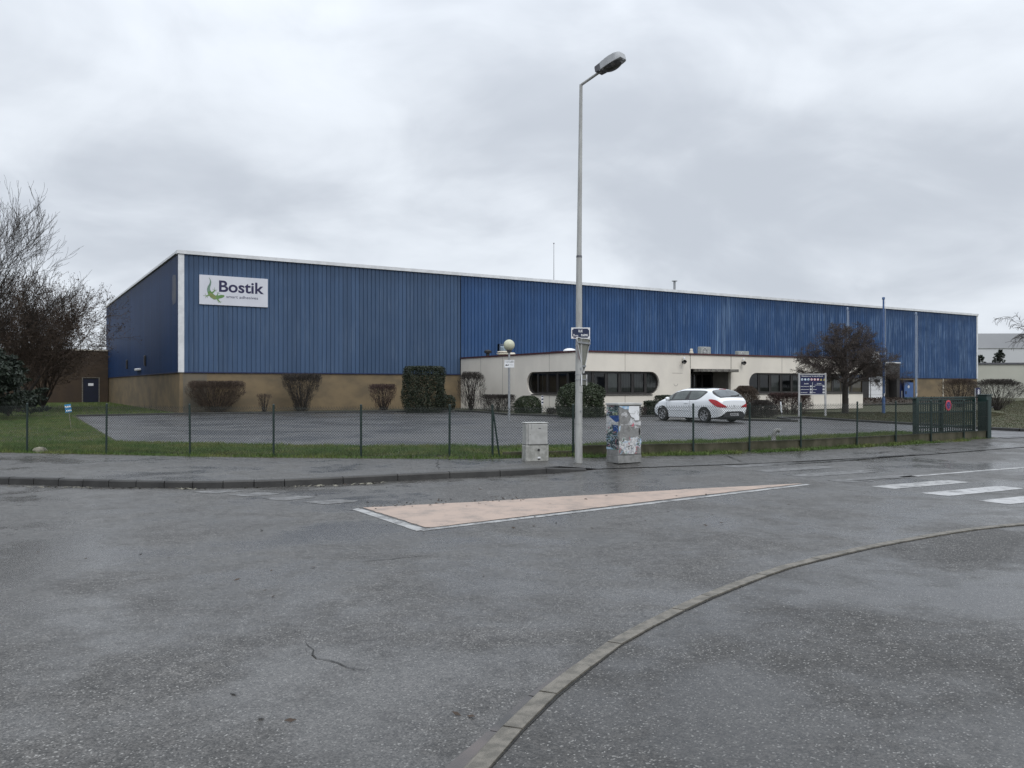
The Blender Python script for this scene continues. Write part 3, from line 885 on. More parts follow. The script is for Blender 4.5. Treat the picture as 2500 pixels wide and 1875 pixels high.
def ribbed(name, x0, x1, z0, z1, mat, along='x', flip=1, y=0.0, pitch=0.28):
    prof, x = [], x0
    while x < x1 - 1e-6:
        for dx, dy in ((0, 0), (0.228, 0), (0.233, 0.042), (0.272, 0.042)):
            if x + dx <= x1:
                prof.append((x + dx, y + dy))
        x += pitch
    prof.append((x1, y))
    vs = []
    for a, b in prof:
        for z in (z0, z1):
            vs.append((a, b, z) if along == 'x' else (b, a, z))
    fs = [(2 * i, 2 * i + 2, 2 * i + 3, 2 * i + 1) for i in range(len(prof) - 1)]
    return MB().add(vs, fs).build(name, mat, ware, fix=False)

ribbed('cladding', 0.30, 18.7, WP, WH - 0.2, MT['clad_left'])
ribbed('cladding', 18.76, WL - 0.2, WP, WH - 0.2, MT['clad_right'])
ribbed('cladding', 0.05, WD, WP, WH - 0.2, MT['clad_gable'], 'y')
# base walls, with the gap for the doorways
base = MB()
base.box(0.3, 69.45, 0.05, 0.3, -0.4, WP)
base.box(71.95, WL, 0.05, 0.3, -0.4, WP)
base.box(69.45, 71.95, 0.05, 0.3, 2.2, WP)
base.box(0.05, 0.3, 0.05, WD, -0.4, WP)
base.box(0.3, WL, WD - 0.2, WD, -0.4, WH - 0.3)
base.box(WL - 0.2, WL - 0.0, 0.3, WD - 0.2, -0.4, WH - 0.3)
base.build('plinth', MT['tan'], ware)
MB().box(0.25, 1.6, 0.044, 0.1, -0.3, WP - 0.02).build('plinth_patch', MT['grey_stain'], ware)
cor = MB()
cor.box(-0.03, 0.30, -0.03, 0.02, WP - 0.02, WH - 0.2)
cor.box(-0.03, 0.02, 0.02, 0.07, WP - 0.02, WH - 0.2)
cor.build('corner_trim', MT['white_trim'], ware)
MB().box(WL - 0.22, WL + 0.03, -0.03, 0.25, WP - 0.02, WH - 0.2).build('corner_trim', MT['white_trim'], ware)
fa = MB()
fa.box(-0.10, WL + 0.06, -0.10, 0.25, WH - 0.19, WH + 0.02)
fa.box(-0.10, 0.25, 0.25, WD, WH - 0.13, WH + 0.01)
fa.build('roof_trim', MT['white_trim'], ware)
MB().box(0.2, WL, 0.2, WD, WH - 0.4, WH - 0.12).build('roof', MT['grey_box'], ware)
dr = MB()
for a, b in ((0.30, 18.68), (18.72, WL - 0.2)):
    dr.box(a, b, -0.03, 0.04, WP - 0.05, WP + 0.015)
dr.box(-0.03, 0.05, 0.07, WD, WP - 0.05, WP + 0.015)
dr.build('drip_flashing', MT['navy'], ware)
jt = MB()
for x in (6.6, 13.0, 77.2):
    jt.box(x - 0.03, x + 0.03, 0.03, 0.06, 0, WP - 0.04, 0)
MB().box(77.1, 77.22, 0.0, 0.06, 0, WP - 0.05).build('base_trim', MT['cream_plastic'], ware)
for yy, zz_ in ((13.0, 3.05), (23.2, 3.0)):
    MB().box(-0.12, 0.02, yy, yy + 0.35, zz_, zz_ + 0.75, bev=0.03).build('wall_vent', MT['car_black'], ware)
MB().box(-0.22, 0.0, 15.6, 17.6, 2.75, 2.92, bev=0.03).build('wall_lamp', MT['white'], ware)
# a bleached patch of old paint near the corner of the gable
pt = MB()
ptp = [(0.9, 6.6), (2.0, 6.5), (2.25, 6.9), (2.2, 8.2), (1.9, 8.35), (1.0, 8.25), (0.8, 7.6)]
pt.add([(-0.006, a, b) for a, b in ptp], [tuple(range(len(ptp)))])
pt.build('paint_patch', pbr('bleached patch', (0.10, 0.105, 0.12), (0.05, 0.065, 0.11), 0.9, 0.7, stretch=(1, 1, 0.6)), ware)

# blue personnel door in the front base wall
MB().box(69.45, 71.95, 0.30, 0.34, -0.2, 2.2).box(70.28, 70.36, 0.04, 0.30, -0.2, 2.2).build('door_recess', MT['navy'], ware)
dd = MB().box(70.38, 71.93, 0.06, 0.14, -0.1, 1.95, bev=0.01).build('door', MT['door_blue'], ware)
MB().box(70.55, 70.75, 0.02, 0.06, 0.75, 1.05).build('handle', MT['car_black'], dd)
MB().lathe([(0, -0.01), (0.16, -0.01), (0.16, 0.01), (0, 0.01)], 16, M=Matrix.Translation((71.1, 0.05, 1.5)) @ Matrix.Rotation(math.pi / 2, 4, 'X')).build('sticker', MT['paper'], dd)
d2 = MB().box(68.25, 69.4, 0.0, 0.045, 0.0, 2.2, bev=0.008).build('door', MT['tan'], ware)
MB().box(69.2, 69.3, -0.04, 0.0, 1.0, 1.12).build('handle', MT['black'], d2)
MB().box(68.45, 68.55, -0.02, 0.0, 1.45, 1.55).build('sticker', MT['white'], d2)
# loading porch: dark frame, side cheeks, white sectional door
po = MB()
po.box(63.0, 68.15, -0.95, 0.0, 3.75, 3.95)
po.box(67.6, 68.1, -0.95, -0.02, 0.0, 3.75)
po.box(63.3, 67.6, -0.1, -0.02, 0.0, 3.75)
po.box(63.0, 67.6, -0.95, -0.85, 2.75, 3.75)
porch = po.build('porch', MT['bronze'], ware)
MB().box(62.98, 68.17, -0.99, -0.95, 3.86, 3.97).build('edge_trim', MT['white_trim'], porch)
dr_ = MB()
for k in range(5):
    dr_.box(64.3, 66.6, -0.17, -0.11, 0.25 + k * 0.47, 0.25 + (k + 1) * 0.47 - 0.015, bev=0.008)
wd = dr_.build('sectional_door', MT['white'], ware)
MB().box(65.1, 66.0, -0.19, -0.17, 1.95, 2.25).build('window', MT['black'], wd)
MB().tube([(63.2, -1.1, 0), (63.2, -1.1, 2.6)], 0.05, 8).build('bollard', MT['galv'], ware)
MB().tube([(67.95, -1.25, 0), (67.95, -1.25, 1.1)], 0.05, 8).build('bollard', MT['galv'], ware)

# the company sign on the cladding
sg = thing('company_sign', 'white company sign with green lizard and navy lettering on the grey blue cladding', 'sign', WO + D1 * 1.14 + Vector((0, 0, 6.46)) - D2 * 0.05, BRZ)
MB().box(0, 4.05, -0.03, 0.05, 0, 1.76, bev=0.006).build('panel', MT['sign_white'], sg)
SF = wall_frame((0, -0.034, 0), (1, 0, 0), (0, -1, 0))


def sp(x, y):
    """sign point from its close-up coordinates"""
    s = (x - 175) / 1850.0
    top, bot = 115 + 125 * s, 915 + 92 * s
    return (s * 4.05, 1.76 * (bot - y) / (bot - top))

tx = MB()
put_text(tx, 'Bostik', sp(690, 0)[0], 0.79, sp(1915, 0)[0] - sp(690, 0)[0], 0.70, SF, 0, 0.022)
put_text(tx, 'smart adhesives', sp(885, 0)[0], 0.45, sp(1748, 0)[0] - sp(885, 0)[0], 0.17, SF, 0, 0.004)
tx.build('lettering', MT['ink'], sg, fix=False)
spine = [(425, 200, 4), (455, 250, 10), (468, 310, 17), (455, 380, 24), (425, 440, 32), (412, 510, 40), (425, 570, 46), (455, 630, 54), (505, 690, 60), (570, 735, 60), (640, 735, 50), (700, 720, 44), (750, 708, 46), (800, 700, 34), (832, 690, 16)]
def ribbon(mb, pts, z):
    L, R_ = [], []
    for i, (x, y, w) in enumerate(pts):
        a = Vector(pts[max(i - 1, 0)][:2]); b = Vector(pts[min(i + 1, len(pts) - 1)][:2])
        d = (b - a).normalized(); n = Vector((-d.y, d.x)) * w
        L.append(sp(x + n.x, y + n.y)); R_.append(sp(x - n.x, y - n.y))
    k = len(L)
    mb.add([(a, b, z) for a, b in L + R_], [(i, i + 1, k + i + 1, k + i) for i in range(k - 1)], 0, SF)
tl = MB(); ribbon(tl, spine[:8], 0.002); tl.build('lizard_tail', MT['lizard_tail'], sg)
bd = MB(); ribbon(bd, spine[6:], 0.003)
for leg in ([(490, 610, 22), (540, 590, 20), (575, 545, 14), (580, 535, 10)], [(430, 660, 22), (390, 690, 18), (345, 690, 12)], [(650, 770, 24), (670, 820, 20), (712, 855, 12)], [(640, 690, 20), (650, 650, 10), (660, 630, 6)]):
    ribbon(bd, leg, 0.004)
for c, tips in (((580, 540), ((525, 510), (572, 475), (630, 535), (610, 570))), ((345, 692), ((285, 683), (333, 640), (335, 745), (385, 735))), ((712, 857), ((735, 880), (680, 875), (745, 850))), ((660, 632), ((640, 600), (675, 590), (700, 620)))):
    for t_ in tips:
        ribbon(bd, [(c[0], c[1], 4), (t_[0], t_[1], 3)], 0.004)
        bd.add([(sp(t_[0] + 8 * math.cos(k), t_[1] + 8 * math.sin(k)) + (0.005,)) for k in (0, 1.05, 2.1, 3.14, 4.2, 5.2)], [(0, 1, 2, 3, 4, 5)], 0, SF)
bd.build('lizard_body', MT['lizard'], sg)
ob = MB()
for k in range(6):
    x, y = 455 + k * 24, 640 + k * 19
    ribbon(ob, [(x - 16, y + 42, 5), (x + 22, y - 22, 7)], 0.006)
ob.build('lizard_band', MT['lizard_band'], sg)

# ================================================================== OFFICE ANNEX
OO = Vector((3.78, 46.7, 0))
off = thing('office_annex', 'low cream office building with long round-ended windows in front of the blue warehouse', 'building', OO, BRZ)
OW, OD, OH = 25.1, 14.15, 3.5
Z0, Z1 = 1.10, 2.44
RR = (Z1 - Z0) / 2


def notch(poly_pts, cx, side, k=14):
    """half round window end as a list of points; side +1 bulges to +x, -1 to -x, top to bottom"""
    zc = (Z0 + Z1) / 2
    return [(cx + side * RR * math.sin(math.pi * i / k), zc + RR * math.cos(math.pi * i / k)) for i in range(k + 1)]

FM = wall_frame((0, 0, 0), (1, 0, 0), (0, -1, 0))          # front: x, z ; towards viewer = -y
LM = wall_frame((0, 0.2, 0), (0, -1, 0), (-1, 0, 0))       # left face, local x runs towards the viewer
front_poly = [(0.0, -0.3), (8.4, -0.3), (8.4, 2.65), (11.85, 2.65), (11.85, -0.3), (OW, -0.3), (OW, Z0)]
front_poly += [p for p in notch(None, 13.5 + RR, -1)][::-1] + [(OW, Z1), (OW, OH), (0.0, OH), (0.0, Z1)] + notch(None, 5.9 - RR, 1) + [(0.0, Z0)]
MB().prism(front_poly, -0.2, 0, FM).build('wall', MT['cream'], off)
lx = lambda v: -(v - 0.2)
left_poly = [(lx(OD), -0.3), (lx(0.2), -0.3), (lx(0.2), Z0)] + [(lx(p[0]), p[1]) for p in [(0.2, Z0)] + [(5.5 - RR, Z0)] + notch(None, 5.5 - RR, 1)[::-1][1:] + [(0.2, Z1)]][1:] + [(lx(0.2), OH), (lx(OD), OH)]
MB().prism(left_poly, -0.2, 0, LM).build('wall', MT['cream'], off)
bk = MB()
bk.box(OW - 0.2, OW, 0.2, OD, -0.3, Z0)
bk.box(OW - 0.2, OW, 0.2, OD, Z1, OH)
bk.box(OW - 0.2, OW, 6.0, OD, Z0, Z1)
bk.build('wall', MT['cream'], off)
# rooms behind the windows
rm = MB()
rm.box(0.2, OW - 0.2, 4.0, 4.1, -0.2, 3.2)
rm.box(0.21, OW - 0.21, 0.21, 4.0, 0.02, 0.1)
rm.box(0.21, OW - 0.21, 0.21, 4.0, 3.0, 3.1)
for x in (2.6, 6.4, 8.1, 12.1, 16.4, 20.6):
    rm.box(x, x + 0.1, 0.9, 4.0, 0.1, 3.0)
rm.box(4.0, 4.1, 4.1, 8.0, 0, 3.0)
rm.build('room_partition', MT['interior'], off)
MB().box(0.05, OW - 0.05, 0.05, OD, OH - 0.06, OH - 0.01).build('roof', MT['grey_box'], off)
tr = MB()
tr.box(-0.06, OW + 0.06, -0.06, 0.16, OH, OH + 0.10)
tr.box(-0.06, 0.16, 0.16, OD, OH, OH + 0.10)
tr.build('roof_trim', MT['maroon'], off)
for x, w, dz in ((3.27, 0.012, 0), (16.6, 0.012, 0), (19.7, 0.012, 0), (22.6, 0.012, 0)):
    for z0_, z1_ in ((-0.2, Z0 - 0.06), (Z1 + 0.02, OH)):
        MB().box(x - w, x + w, -0.003, 0.0, z0_, z1_).build('panel_joint', MT['kerb_pale'], off)
for x in (8.38, 11.87):
    MB().box(x - 0.02, x + 0.02, -0.006, 0.0, 2.66, OH).build('panel_joint', MT['kerb_pale'], off)
for v_, z0_, z1_ in ((3.02, -0.2, Z0 - 0.06), (3.02, Z1 + 0.02, OH), (8.4, -0.2, OH), (11.3, -0.2, OH)):
    MB().box(-0.003, 0.0, v_ - 0.012, v_ + 0.012, z0_, z1_).build('panel_joint', MT['kerb_pale'], off)


def window_run(a0, a1, M, round_lo, round_hi, n, blinds=(), slats=()):
    """window band from a0 to a1 in the wall plane of M (local x = along, y = up), frame set back 0.09"""
    zc = (Z0 + Z1) / 2
    fr = MB()
    edges = np.linspace(a0, a1, n + 1)
    mw = 0.075
    zb = -0.13
    for e in edges[1:-1]:
        fr.box(e - mw, e + mw, Z0 + 0.08, Z1 - 0.08, zb - 0.05, zb, 0, M)
    lo_ = a0 + (RR if round_lo else 0); hi_ = a1 - (RR if round_hi else 0)
    fr.box(lo_, hi_, Z0 - 0.0, Z0 + 0.085, zb - 0.06, zb + 0.004, 0, M)
    fr.box(lo_, hi_, Z1 - 0.085, Z1, zb - 0.06, zb + 0.004, 0, M)
    for flag, cx, sgn in ((round_lo, lo_, -1), (round_hi, hi_, 1)):
        if flag:
            k = 14
            o_ = [(cx + sgn * RR * math.sin(math.pi * i / k), zc + RR * math.cos(math.pi * i / k)) for i in range(k + 1)]
            i_ = [(cx + sgn * (RR - 0.085) * math.sin(math.pi * i / k), zc + (RR - 0.085) * math.cos(math.pi * i / k)) for i in range(k + 1)]
            vs = [(x, y, zb) for x, y in o_ + i_] + [(x, y, zb - 0.05) for x, y in i_]
            fs = [(i, i + 1, k + 2 + i, k + 1 + i) for i in range(k)] + [(k + 1 + i, k + 2 + i, 2 * k + 3 + i, 2 * k + 2 + i) for i in range(k)]
            fr.add(vs, fs, 0, M)
    for j in range(n):
        if 0 < j < n - 1:          # opening casement frame inside each bay
            x0_, x1_ = edges[j] + mw, edges[j + 1] - mw
            for q in ((x0_, x0_ + 0.035, Z0 + 0.085, Z1 - 0.085), (x1_ - 0.035, x1_, Z0 + 0.085, Z1 - 0.085), (x0_, x1_, Z0 + 0.085, Z0 + 0.13), (x0_, x1_, Z1 - 0.13, Z1 - 0.085)):
                fr.box(q[0], q[1], q[2], q[3], zb - 0.03, zb + 0.012, 0, M)
    frame = fr.build('window', MT['bronze'], off)
    outline = [(lo_, Z0 + 0.02), (hi_, Z0 + 0.02)]
    if round_hi:
        outline += [(hi_ + (RR - 0.03) * math.sin(math.pi * i / 14), zc - (RR - 0.03) * math.cos(math.pi * i / 14)) for i in range(1, 14)]
    outline += [(hi_, Z1 - 0.02), (lo_, Z1 - 0.02)]
    if round_lo:
        outline += [(lo_ - (RR - 0.03) * math.sin(math.pi * i / 14), zc + (RR - 0.03) * math.cos(math.pi * i / 14)) for i in range(1, 14)]
    MB().add([(x, y, zb - 0.035) for x, y in outline], [tuple(range(len(outline)))], 0, M).build('pane', MT['glass'], frame)
    for j in blinds:
        MB().box(edges[j] + 0.1, edges[j + 1] - 0.1, Z0 + 0.1, Z1 - 0.1, zb - 0.14, zb - 0.12, 0, M).build('blind', MT['blind'], frame)
    for j in slats:
        sb = MB()
        x = edges[j] + 0.08
        while x < edges[j + 1] - 0.1:
            sb.add([(x, Z0 + 0.1, zb - 0.16), (x + 0.05, Z0 + 0.1, zb - 0.11), (x + 0.05, Z1 - 0.1, zb - 0.11), (x, Z1 - 0.1, zb - 0.16)], [(0, 1, 2, 3)], 0, M)
            x += 0.12
        sb.build('blind', MT['blind'], frame)
    # projecting sill
    MB().box(lo_ - 0.1, hi_ + 0.1, Z0 - 0.05, Z0 - 0.002, -0.1, 0.05, 0, M).build('sill', MT['bronze'], frame)

window_run(0.06, 5.9, FM, False, True, 6, (2,), (3, 4, 5))
window_run(13.5, OW - 0.02, FM, True, False, 11, (2,), (4, 8))
window_run(lx(5.5), lx(0.26), LM, True, False, 5, (), ())
# recessed entrance
en = MB()
en.box(8.3, 8.4, 0.2, 1.7, -0.1, 2.66)
en.box(11.85, 11.95, 0.2, 1.7, -0.1, 2.66)
en.box(8.4, 11.85, 0.2, 1.7, 2.66, 2.72)
en.build('entrance_recess', MT['interior'], off)
ef = MB()
for x in (8.4, 9.25, 10.05, 10.85, 11.73):
    ef.box(x, x + 0.12, 1.55, 1.66, 0.02, 2.65)
ef.box(8.52, 11.73, 1.56, 1.65, 2.3, 2.42)
ef.box(8.52, 11.73, 1.56, 1.65, 0.02, 0.16)
door = ef.build('door', MT['bronze'], off)
MB().box(8.45, 11.8, 1.60, 1.615, 0.1, 2.63).build('pane', MT['glass'], door)
for x in (10.0, 10.22):
    MB().tube([(x, 1.5, 0.95), (x, 1.5, 1.3)], 0.015, 6).build('handle', MT['galv'], door)
MB().box(8.3, 12.0, -0.3, 1.6, -0.05, 0.02).build('doorstep', MT['kerb_pale'], off)
MB().box(8.62, 11.9, -0.65, -0.004, 2.46, 2.64, bev=0.015).build('canopy', MT['canopy'], off)
# ghost of a removed letter plate on the wall
gp_ = MB()
gp_.box(6.9, 7.75, -0.004, 0.0, 2.36, 2.375)
gp_.build('fixing_mark', MT['kerb_pale'], off)
gp_ = MB()
for i in range(7):
    a0, a1 = math.pi * (1.05 + i * 0.13), math.pi * (1.05 + (i + 1) * 0.13)
    gp_.add([(7.2 + 0.15 * math.cos(a0), -0.004, 1.75 + 0.15 * math.sin(a0)), (7.2 + 0.15 * math.cos(a1), -0.004, 1.75 + 0.15 * math.sin(a1)), (7.2 + 0.17 * math.cos(a1), -0.004, 1.75 + 0.17 * math.sin(a1)), (7.2 + 0.17 * math.cos(a0), -0.004, 1.75 + 0.17 * math.sin(a0))], [(0, 1, 2, 3)])
gp_.build('fixing_mark', MT['kerb_pale'], off)

def local(o, a, b, z=0.0):
    return o + D1 * a + D2 * b + Vector((0, 0, z))

# spot lamps on the office wall
def spot_lamp(label, a):
    t_ = thing('wall_lamp', label, 'wall lamp', local(OO, a, 0, 3.0), BRZ, 'flood lamps on the office wall')
    MB().box(-0.05, 0.05, -0.05, 0.0, -0.02, 0.14, bev=0.01).tube([(0, -0.04, 0.08), (-0.02, -0.22, 0.06)], 0.025, 8).build('bracket', MT['car_black'], t_)
    Mx = Matrix.Translation((-0.06, -0.26, 0.02)) @ Matrix.Rotation(math.radians(60), 4, 'X') @ Matrix.Rotation(math.radians(-30), 4, 'Y')
    MB().lathe([(0.0, -0.12), (0.06, -0.12), (0.09, -0.05), (0.12, 0.12), (0.105, 0.12), (0.08, -0.03), (0, -0.03)], 16, 0, Mx).build('housing', MT['car_black'], t_, True)
    MB().lathe([(0.0, -0.02), (0.06, -0.015), (0.07, 0.05), (0.055, 0.11), (0.0, 0.14)], 12, 0, Matrix.Translation((0.02, -0.14, 0.24))).build('bulb', MT['white'], t_, True)
spot_lamp('black wall lamp left of the office entrance canopy', 7.73)
spot_lamp('black wall lamp right of the office entrance canopy', 12.84)

# things on the office roof
RZ = OH - 0.01
t = thing('roof_fan', 'cream roof extractor fan with clear cylinder behind the globe lamp', 'roof vent', local(OO, 1.0, 10.05, RZ), BRZ)
MB().box(-0.55, 0.55, -0.4, 0.4, 0, 0.06).lathe([(0.30, 0.05), (0.30, 0.16), (0.26, 0.18), (0.26, 0.20)], 20).build('base', MT['cream_plastic'], t, True)
MB().lathe([(0.28, 0.20), (0.42, 0.24), (0.42, 0.30), (0.30, 0.31), (0.30, 0.34), (0.40, 0.36), (0.36, 0.43), (0.2, 0.45)], 20).build('fan_housing', MT['cream_plastic'], t, True)
MB().lathe([(0.2, 0.45), (0.2, 0.72), (0.17, 0.75), (0.0, 0.76)], 16).build('motor_cover', MT['white'], t, True)
MB().lathe([(0.37, 0.45), (0.37, 0.9), (0.36, 0.92), (0.34, 0.92), (0.34, 0.45)], 20).build('guard', glass('clear guard', (0.8, 0.85, 0.88), 0.95), t, True)
MB().tube([(0.1, -0.15, 0.16), (0.75, -0.15, 0.16), (0.8, -0.15, 0.05)], 0.2, 12).build('duct', MT['cream_plastic'], t, True)
t = thing('roof_vent', 'small dark roof vent beside the cream extractor fan', 'roof vent', local(OO, 0.5, 11.2, RZ), BRZ)
MB().lathe([(0.12, 0), (0.12, 0.3), (0.24, 0.34), (0.26, 0.46), (0.14, 0.55), (0, 0.56)], 14).build('cowl', MT['black'], t, True)
MB().lathe([(0.16, 0), (0.16, 0.12), (0.13, 0.14)], 14).build('base', MT['cream_plastic'], t, True)
t = thing('skylight', 'low white dome skylight above the left office window', 'skylight', local(OO, 1.6, 3.2, RZ), BRZ)
MB().lathe([(0.42, 0), (0.42, 0.16), (0.40, 0.17)], 20).build('base', MT['grey_box'], t, True)
MB().lathe([(0.41, 0.16), (0.38, 0.26), (0.28, 0.33), (0.14, 0.37), (0, 0.38)], 20).build('dome', MT['white'], t, True)


def ac_unit(label, a, b, w, h, d=0.34, z=RZ, o=OO, group='outdoor cooling units'):
    t_ = thing('cooling_unit', label, 'air conditioner', local(o, a, b, z), BRZ, group)
    MB().box(-w / 2, w / 2, -d / 2, d / 2, 0.05, h, bev=0.02).build('casing', MT['grey_box'] if h < 1.2 and o is OO else MT['white'], t_)
    for x in (-w / 2 + 0.08, w / 2 - 0.14):
        MB().box(x, x + 0.06, -d / 2, d / 2, 0, 0.05).build('foot', MT['car_black'], t_)
    gr = MB()
    cx, cz, r = -w * 0.12, h * 0.52, min(w * 0.33, h * 0.38)
    for k in range(4):
        rr = r * (k + 1) / 4
        gr.tube([(cx + rr * math.cos(q * math.pi / 10), -d / 2 - 0.012, cz + rr * math.sin(q * math.pi / 10)) for q in range(21)], 0.009, 5)
    for q in range(6):
        gr.tube([(cx, -d / 2 - 0.012, cz), (cx + r * math.cos(q * math.pi / 3), -d / 2 - 0.012, cz + r * math.sin(q * math.pi / 3))], 0.007, 5)
    gr.build('grille', MT['white'], t_)
    MB().lathe([(0, 0), (r, 0), (r, 0.004), (0, 0.004)], 24, 0, Matrix.Translation((cx, -d / 2 - 0.001, cz)) @ Matrix.Rotation(math.pi / 2, 4, 'X')).build('fan', MT['black'], t_)
    return t_
ac_unit('grey cooling unit on the office roof above the entrance', 12.5, 3.0, 0.9, 0.72)
ac_unit('flat grey cooling unit on the roof right of the entrance', 18.2, 5.0, 1.1, 0.62)
ac_unit('white cooling unit with round fan on the blue wall above the porch', 65.1, -0.25, 0.85, 0.95, 0.36, 4.05, WO)
t = thing('chimney_cap', 'small cream chimney on the office roof edge left of the canopy', 'chimney', local(OO, 8.95, 0.5, RZ), BRZ)
MB().lathe([(0.13, 0), (0.13, 0.2), (0.09, 0.24), (0.09, 0.38), (0.06, 0.42)], 12).build('flue', MT['cream_plastic'], t, True)
t = thing('roof_hatch', 'low dark roof hatch behind the office roof edge right of the street sign', 'hatch', local(OO, 3.2, 6.5, RZ), BRZ)
MB().box(-0.4, 0.4, -0.4, 0.4, 0, 0.3).build('base', MT['grey_box'], t)
MB().box(-0.44, 0.44, -0.44, 0.44, 0.3, 0.36, bev=0.01).build('lid', MT['navy'], t)

t = thing('antenna_mast', 'thin tall antenna rod on the warehouse roof left of the street lamp', 'antenna', local(WO, 30.1, 5, WH - 0.12), BRZ)
MB().tube([(0, 0, 0), (0, 0, 1.9), (0, 0, 3.9)], [0.03, 0.022, 0.016], 6).build('rod', MT['lamp_dark'], t)
MB().lathe([(0, 3.88), (0.05, 3.9), (0.05, 3.98), (0, 4.0)], 8).build('tip', MT['lamp_dark'], t)
t = thing('roof_flue', 'thin metal flue with flat cap on the warehouse roof', 'flue', local(WO, 43.4, 5, WH - 0.12), BRZ)
MB().tube([(0, 0, 0), (0, 0, 1.65)], 0.11, 10).build('pipe', MT['galv'], t, True)
MB().lathe([(0, 1.6), (0.26, 1.68), (0.26, 1.72), (0, 1.76)], 12).build('cap', MT['galv'], t, True)

# ------------------------------------------------------------------ brown annex on the left
t = thing('brown_outbuilding', 'low dark brown building with a navy door at the far left behind trees', 'building', local(WO, 0, 38.2), BRZ)
m_ = MB()
m_.box(-40, -2.3, 0, 14, -0.4, 5.0); m_.box(-2.3, -0.75, 0.14, 14, -0.4, 5.0); m_.box(-2.3, -0.75, 0, 0.14, 2.35, 5.0); m_.box(-0.75, -0.02, 0, 14, -0.4, 5.0)
m_.build('wall', MT['brown_wall'], t)
MB().box(-40.1, -0.02, -0.08, 14, 5.0, 5.12).build('roof_trim', MT['cream_plastic'], t)
dd = MB().box(-2.2, -0.85, 0.05, 0.12, 0.0, 2.3, bev=0.01).build('door', MT['door_dark'], t)
MB().box(-1.75, -1.3, 0.03, 0.05, 1.6, 1.85).build('notice', MT['white'], dd)
MB().box(-2.3, -2.2, -0.03, 0.12, 0, 2.35).box(-0.85, -0.75, -0.03, 0.12, 0, 2.35).box(-2.3, -0.75, -0.03, 0.12, 2.35, 2.42).build('door_frame', MT['kerb_pale'], t)
MB().box(-26, -7, 3, 9, 5.12, 6.6).build('plant_room', MT['far_dark'], t)

# ------------------------------------------------------------------ buildings at the far right
t = thing('pale_factory', 'large pale grey factory hall beyond the right end of the warehouse', 'building', (66, 140, 0), math.radians(-3))
MB().box(0, 110, 0, 40, -0.4, 7.9).build('wall', MT['far_light'], t)
MB().box(-0.05, 110, -0.06, 40, 7.9, 10.35).build('fascia', MT['far_dark'], t)
MB().box(-0.08, 110, -0.1, 0.1, 7.83, 7.92).build('seam', MT['grey_box'], t)
t = thing('cream_boundary_building', 'long low cream walled building with dark roof edge right of the warehouse', 'building', (58.5, 108, 0), math.radians(-2))
MB().box(0, 90, 0, 8, -0.4, 4.35).build('wall', MT['far_wall'], t)
MB().box(-0.1, 90, -0.12, 8, 4.35, 4.6).build('roof_trim', MT['lamp_dark'], t)

# ================================================================== FENCE AND LOW WALL
fence = thing('chain_link_fence', 'dark green chain link fence running along the pavement in front of the yard', 'fence', (0, 0, 0))
FH = 1.16


def wire_panel(a, b, z0, z1, pitch=0.062, r=0.0036):
    a, b = Vector((a[0], a[1], 0)), Vector((b[0], b[1], 0))
    L = (b - a).length
    d = (b - a).normalized()
    H = z1 - z0
    segs = []
    k = -H
    while k < L:
        for sgn in (1, -1):
            x0, y0, x1, y1 = (k, 0.0, k + H, H) if sgn > 0 else (k, H, k + H, 0.0)
            t0, t1 = 0.0, 1.0
            if x0 < 0: t0 = -x0 / (x1 - x0)
            if x1 > L: t1 = (L - x0) / (x1 - x0)
            if t1 - t0 > 0.02:
                pa = a + d * (x0 + (x1 - x0) * t0) + Vector((0, 0, z0 + y0 + (y1 - y0) * t0))
                pb = a + d * (x0 + (x1 - x0) * t1) + Vector((0, 0, z0 + y0 + (y1 - y0) * t1))
                segs.append((*pa, *pb, r, r))
        k += pitch
    # upright barbs and straining wires
    x = pitch / 2
    while x < L:
        p = a + d * x
        segs.append((p.x, p.y, z1 - 0.004, p.x + d.x * 0.006, p.y + d.y * 0.006, z1 + 0.022, r, r))
        x += pitch
    for z in (z0 + 0.02, (z0 + z1) / 2, z1 - 0.03):
        segs.append((*(a + Vector((0, 0, z))), *(b + Vector((0, 0, z))), 0.0018, 0.0018))
    v, f = seg_mesh(segs, 3)
    mesh_np('wire_mesh', v, f, MT['wire'], fence)

WALL_FROM = 10
for i, (a, b) in enumerate(zip(FENCE, FENCE[1:])):
    z0 = 0.03 if i < WALL_FROM - 1 else 0.22
    wire_panel(a, b, z0, FH - 0.04)
    if i == 10:
        mid = ((a[0] + b[0]) / 2, (a[1] + b[1]) / 2)
for i, (x, y) in enumerate(FENCE):
    lean = random.uniform(-0.012, 0.012)
    MB().tube([(x, y, -0.1), (x + lean, y, FH)], 0.024, 8).lathe([(0.027, FH - 0.01), (0.027, FH + 0.012), (0.012, FH + 0.028), (0, FH + 0.03)], 8, 0, Matrix.Translation((x + lean, y, 0))).build('post', MT['green_metal'], fence)
x, y = 2.85, 19.33
MB().tube([(x, y, -0.1), (x, y, FH)], 0.024, 8).build('post', MT['green_metal'], fence)
x, y = FENCE[9]
MB().tube([(x + 0.16, y + 0.02, -0.05), (x + 0.01, y, FH - 0.12)], 0.02, 6).build('brace', MT['green_metal'], fence)

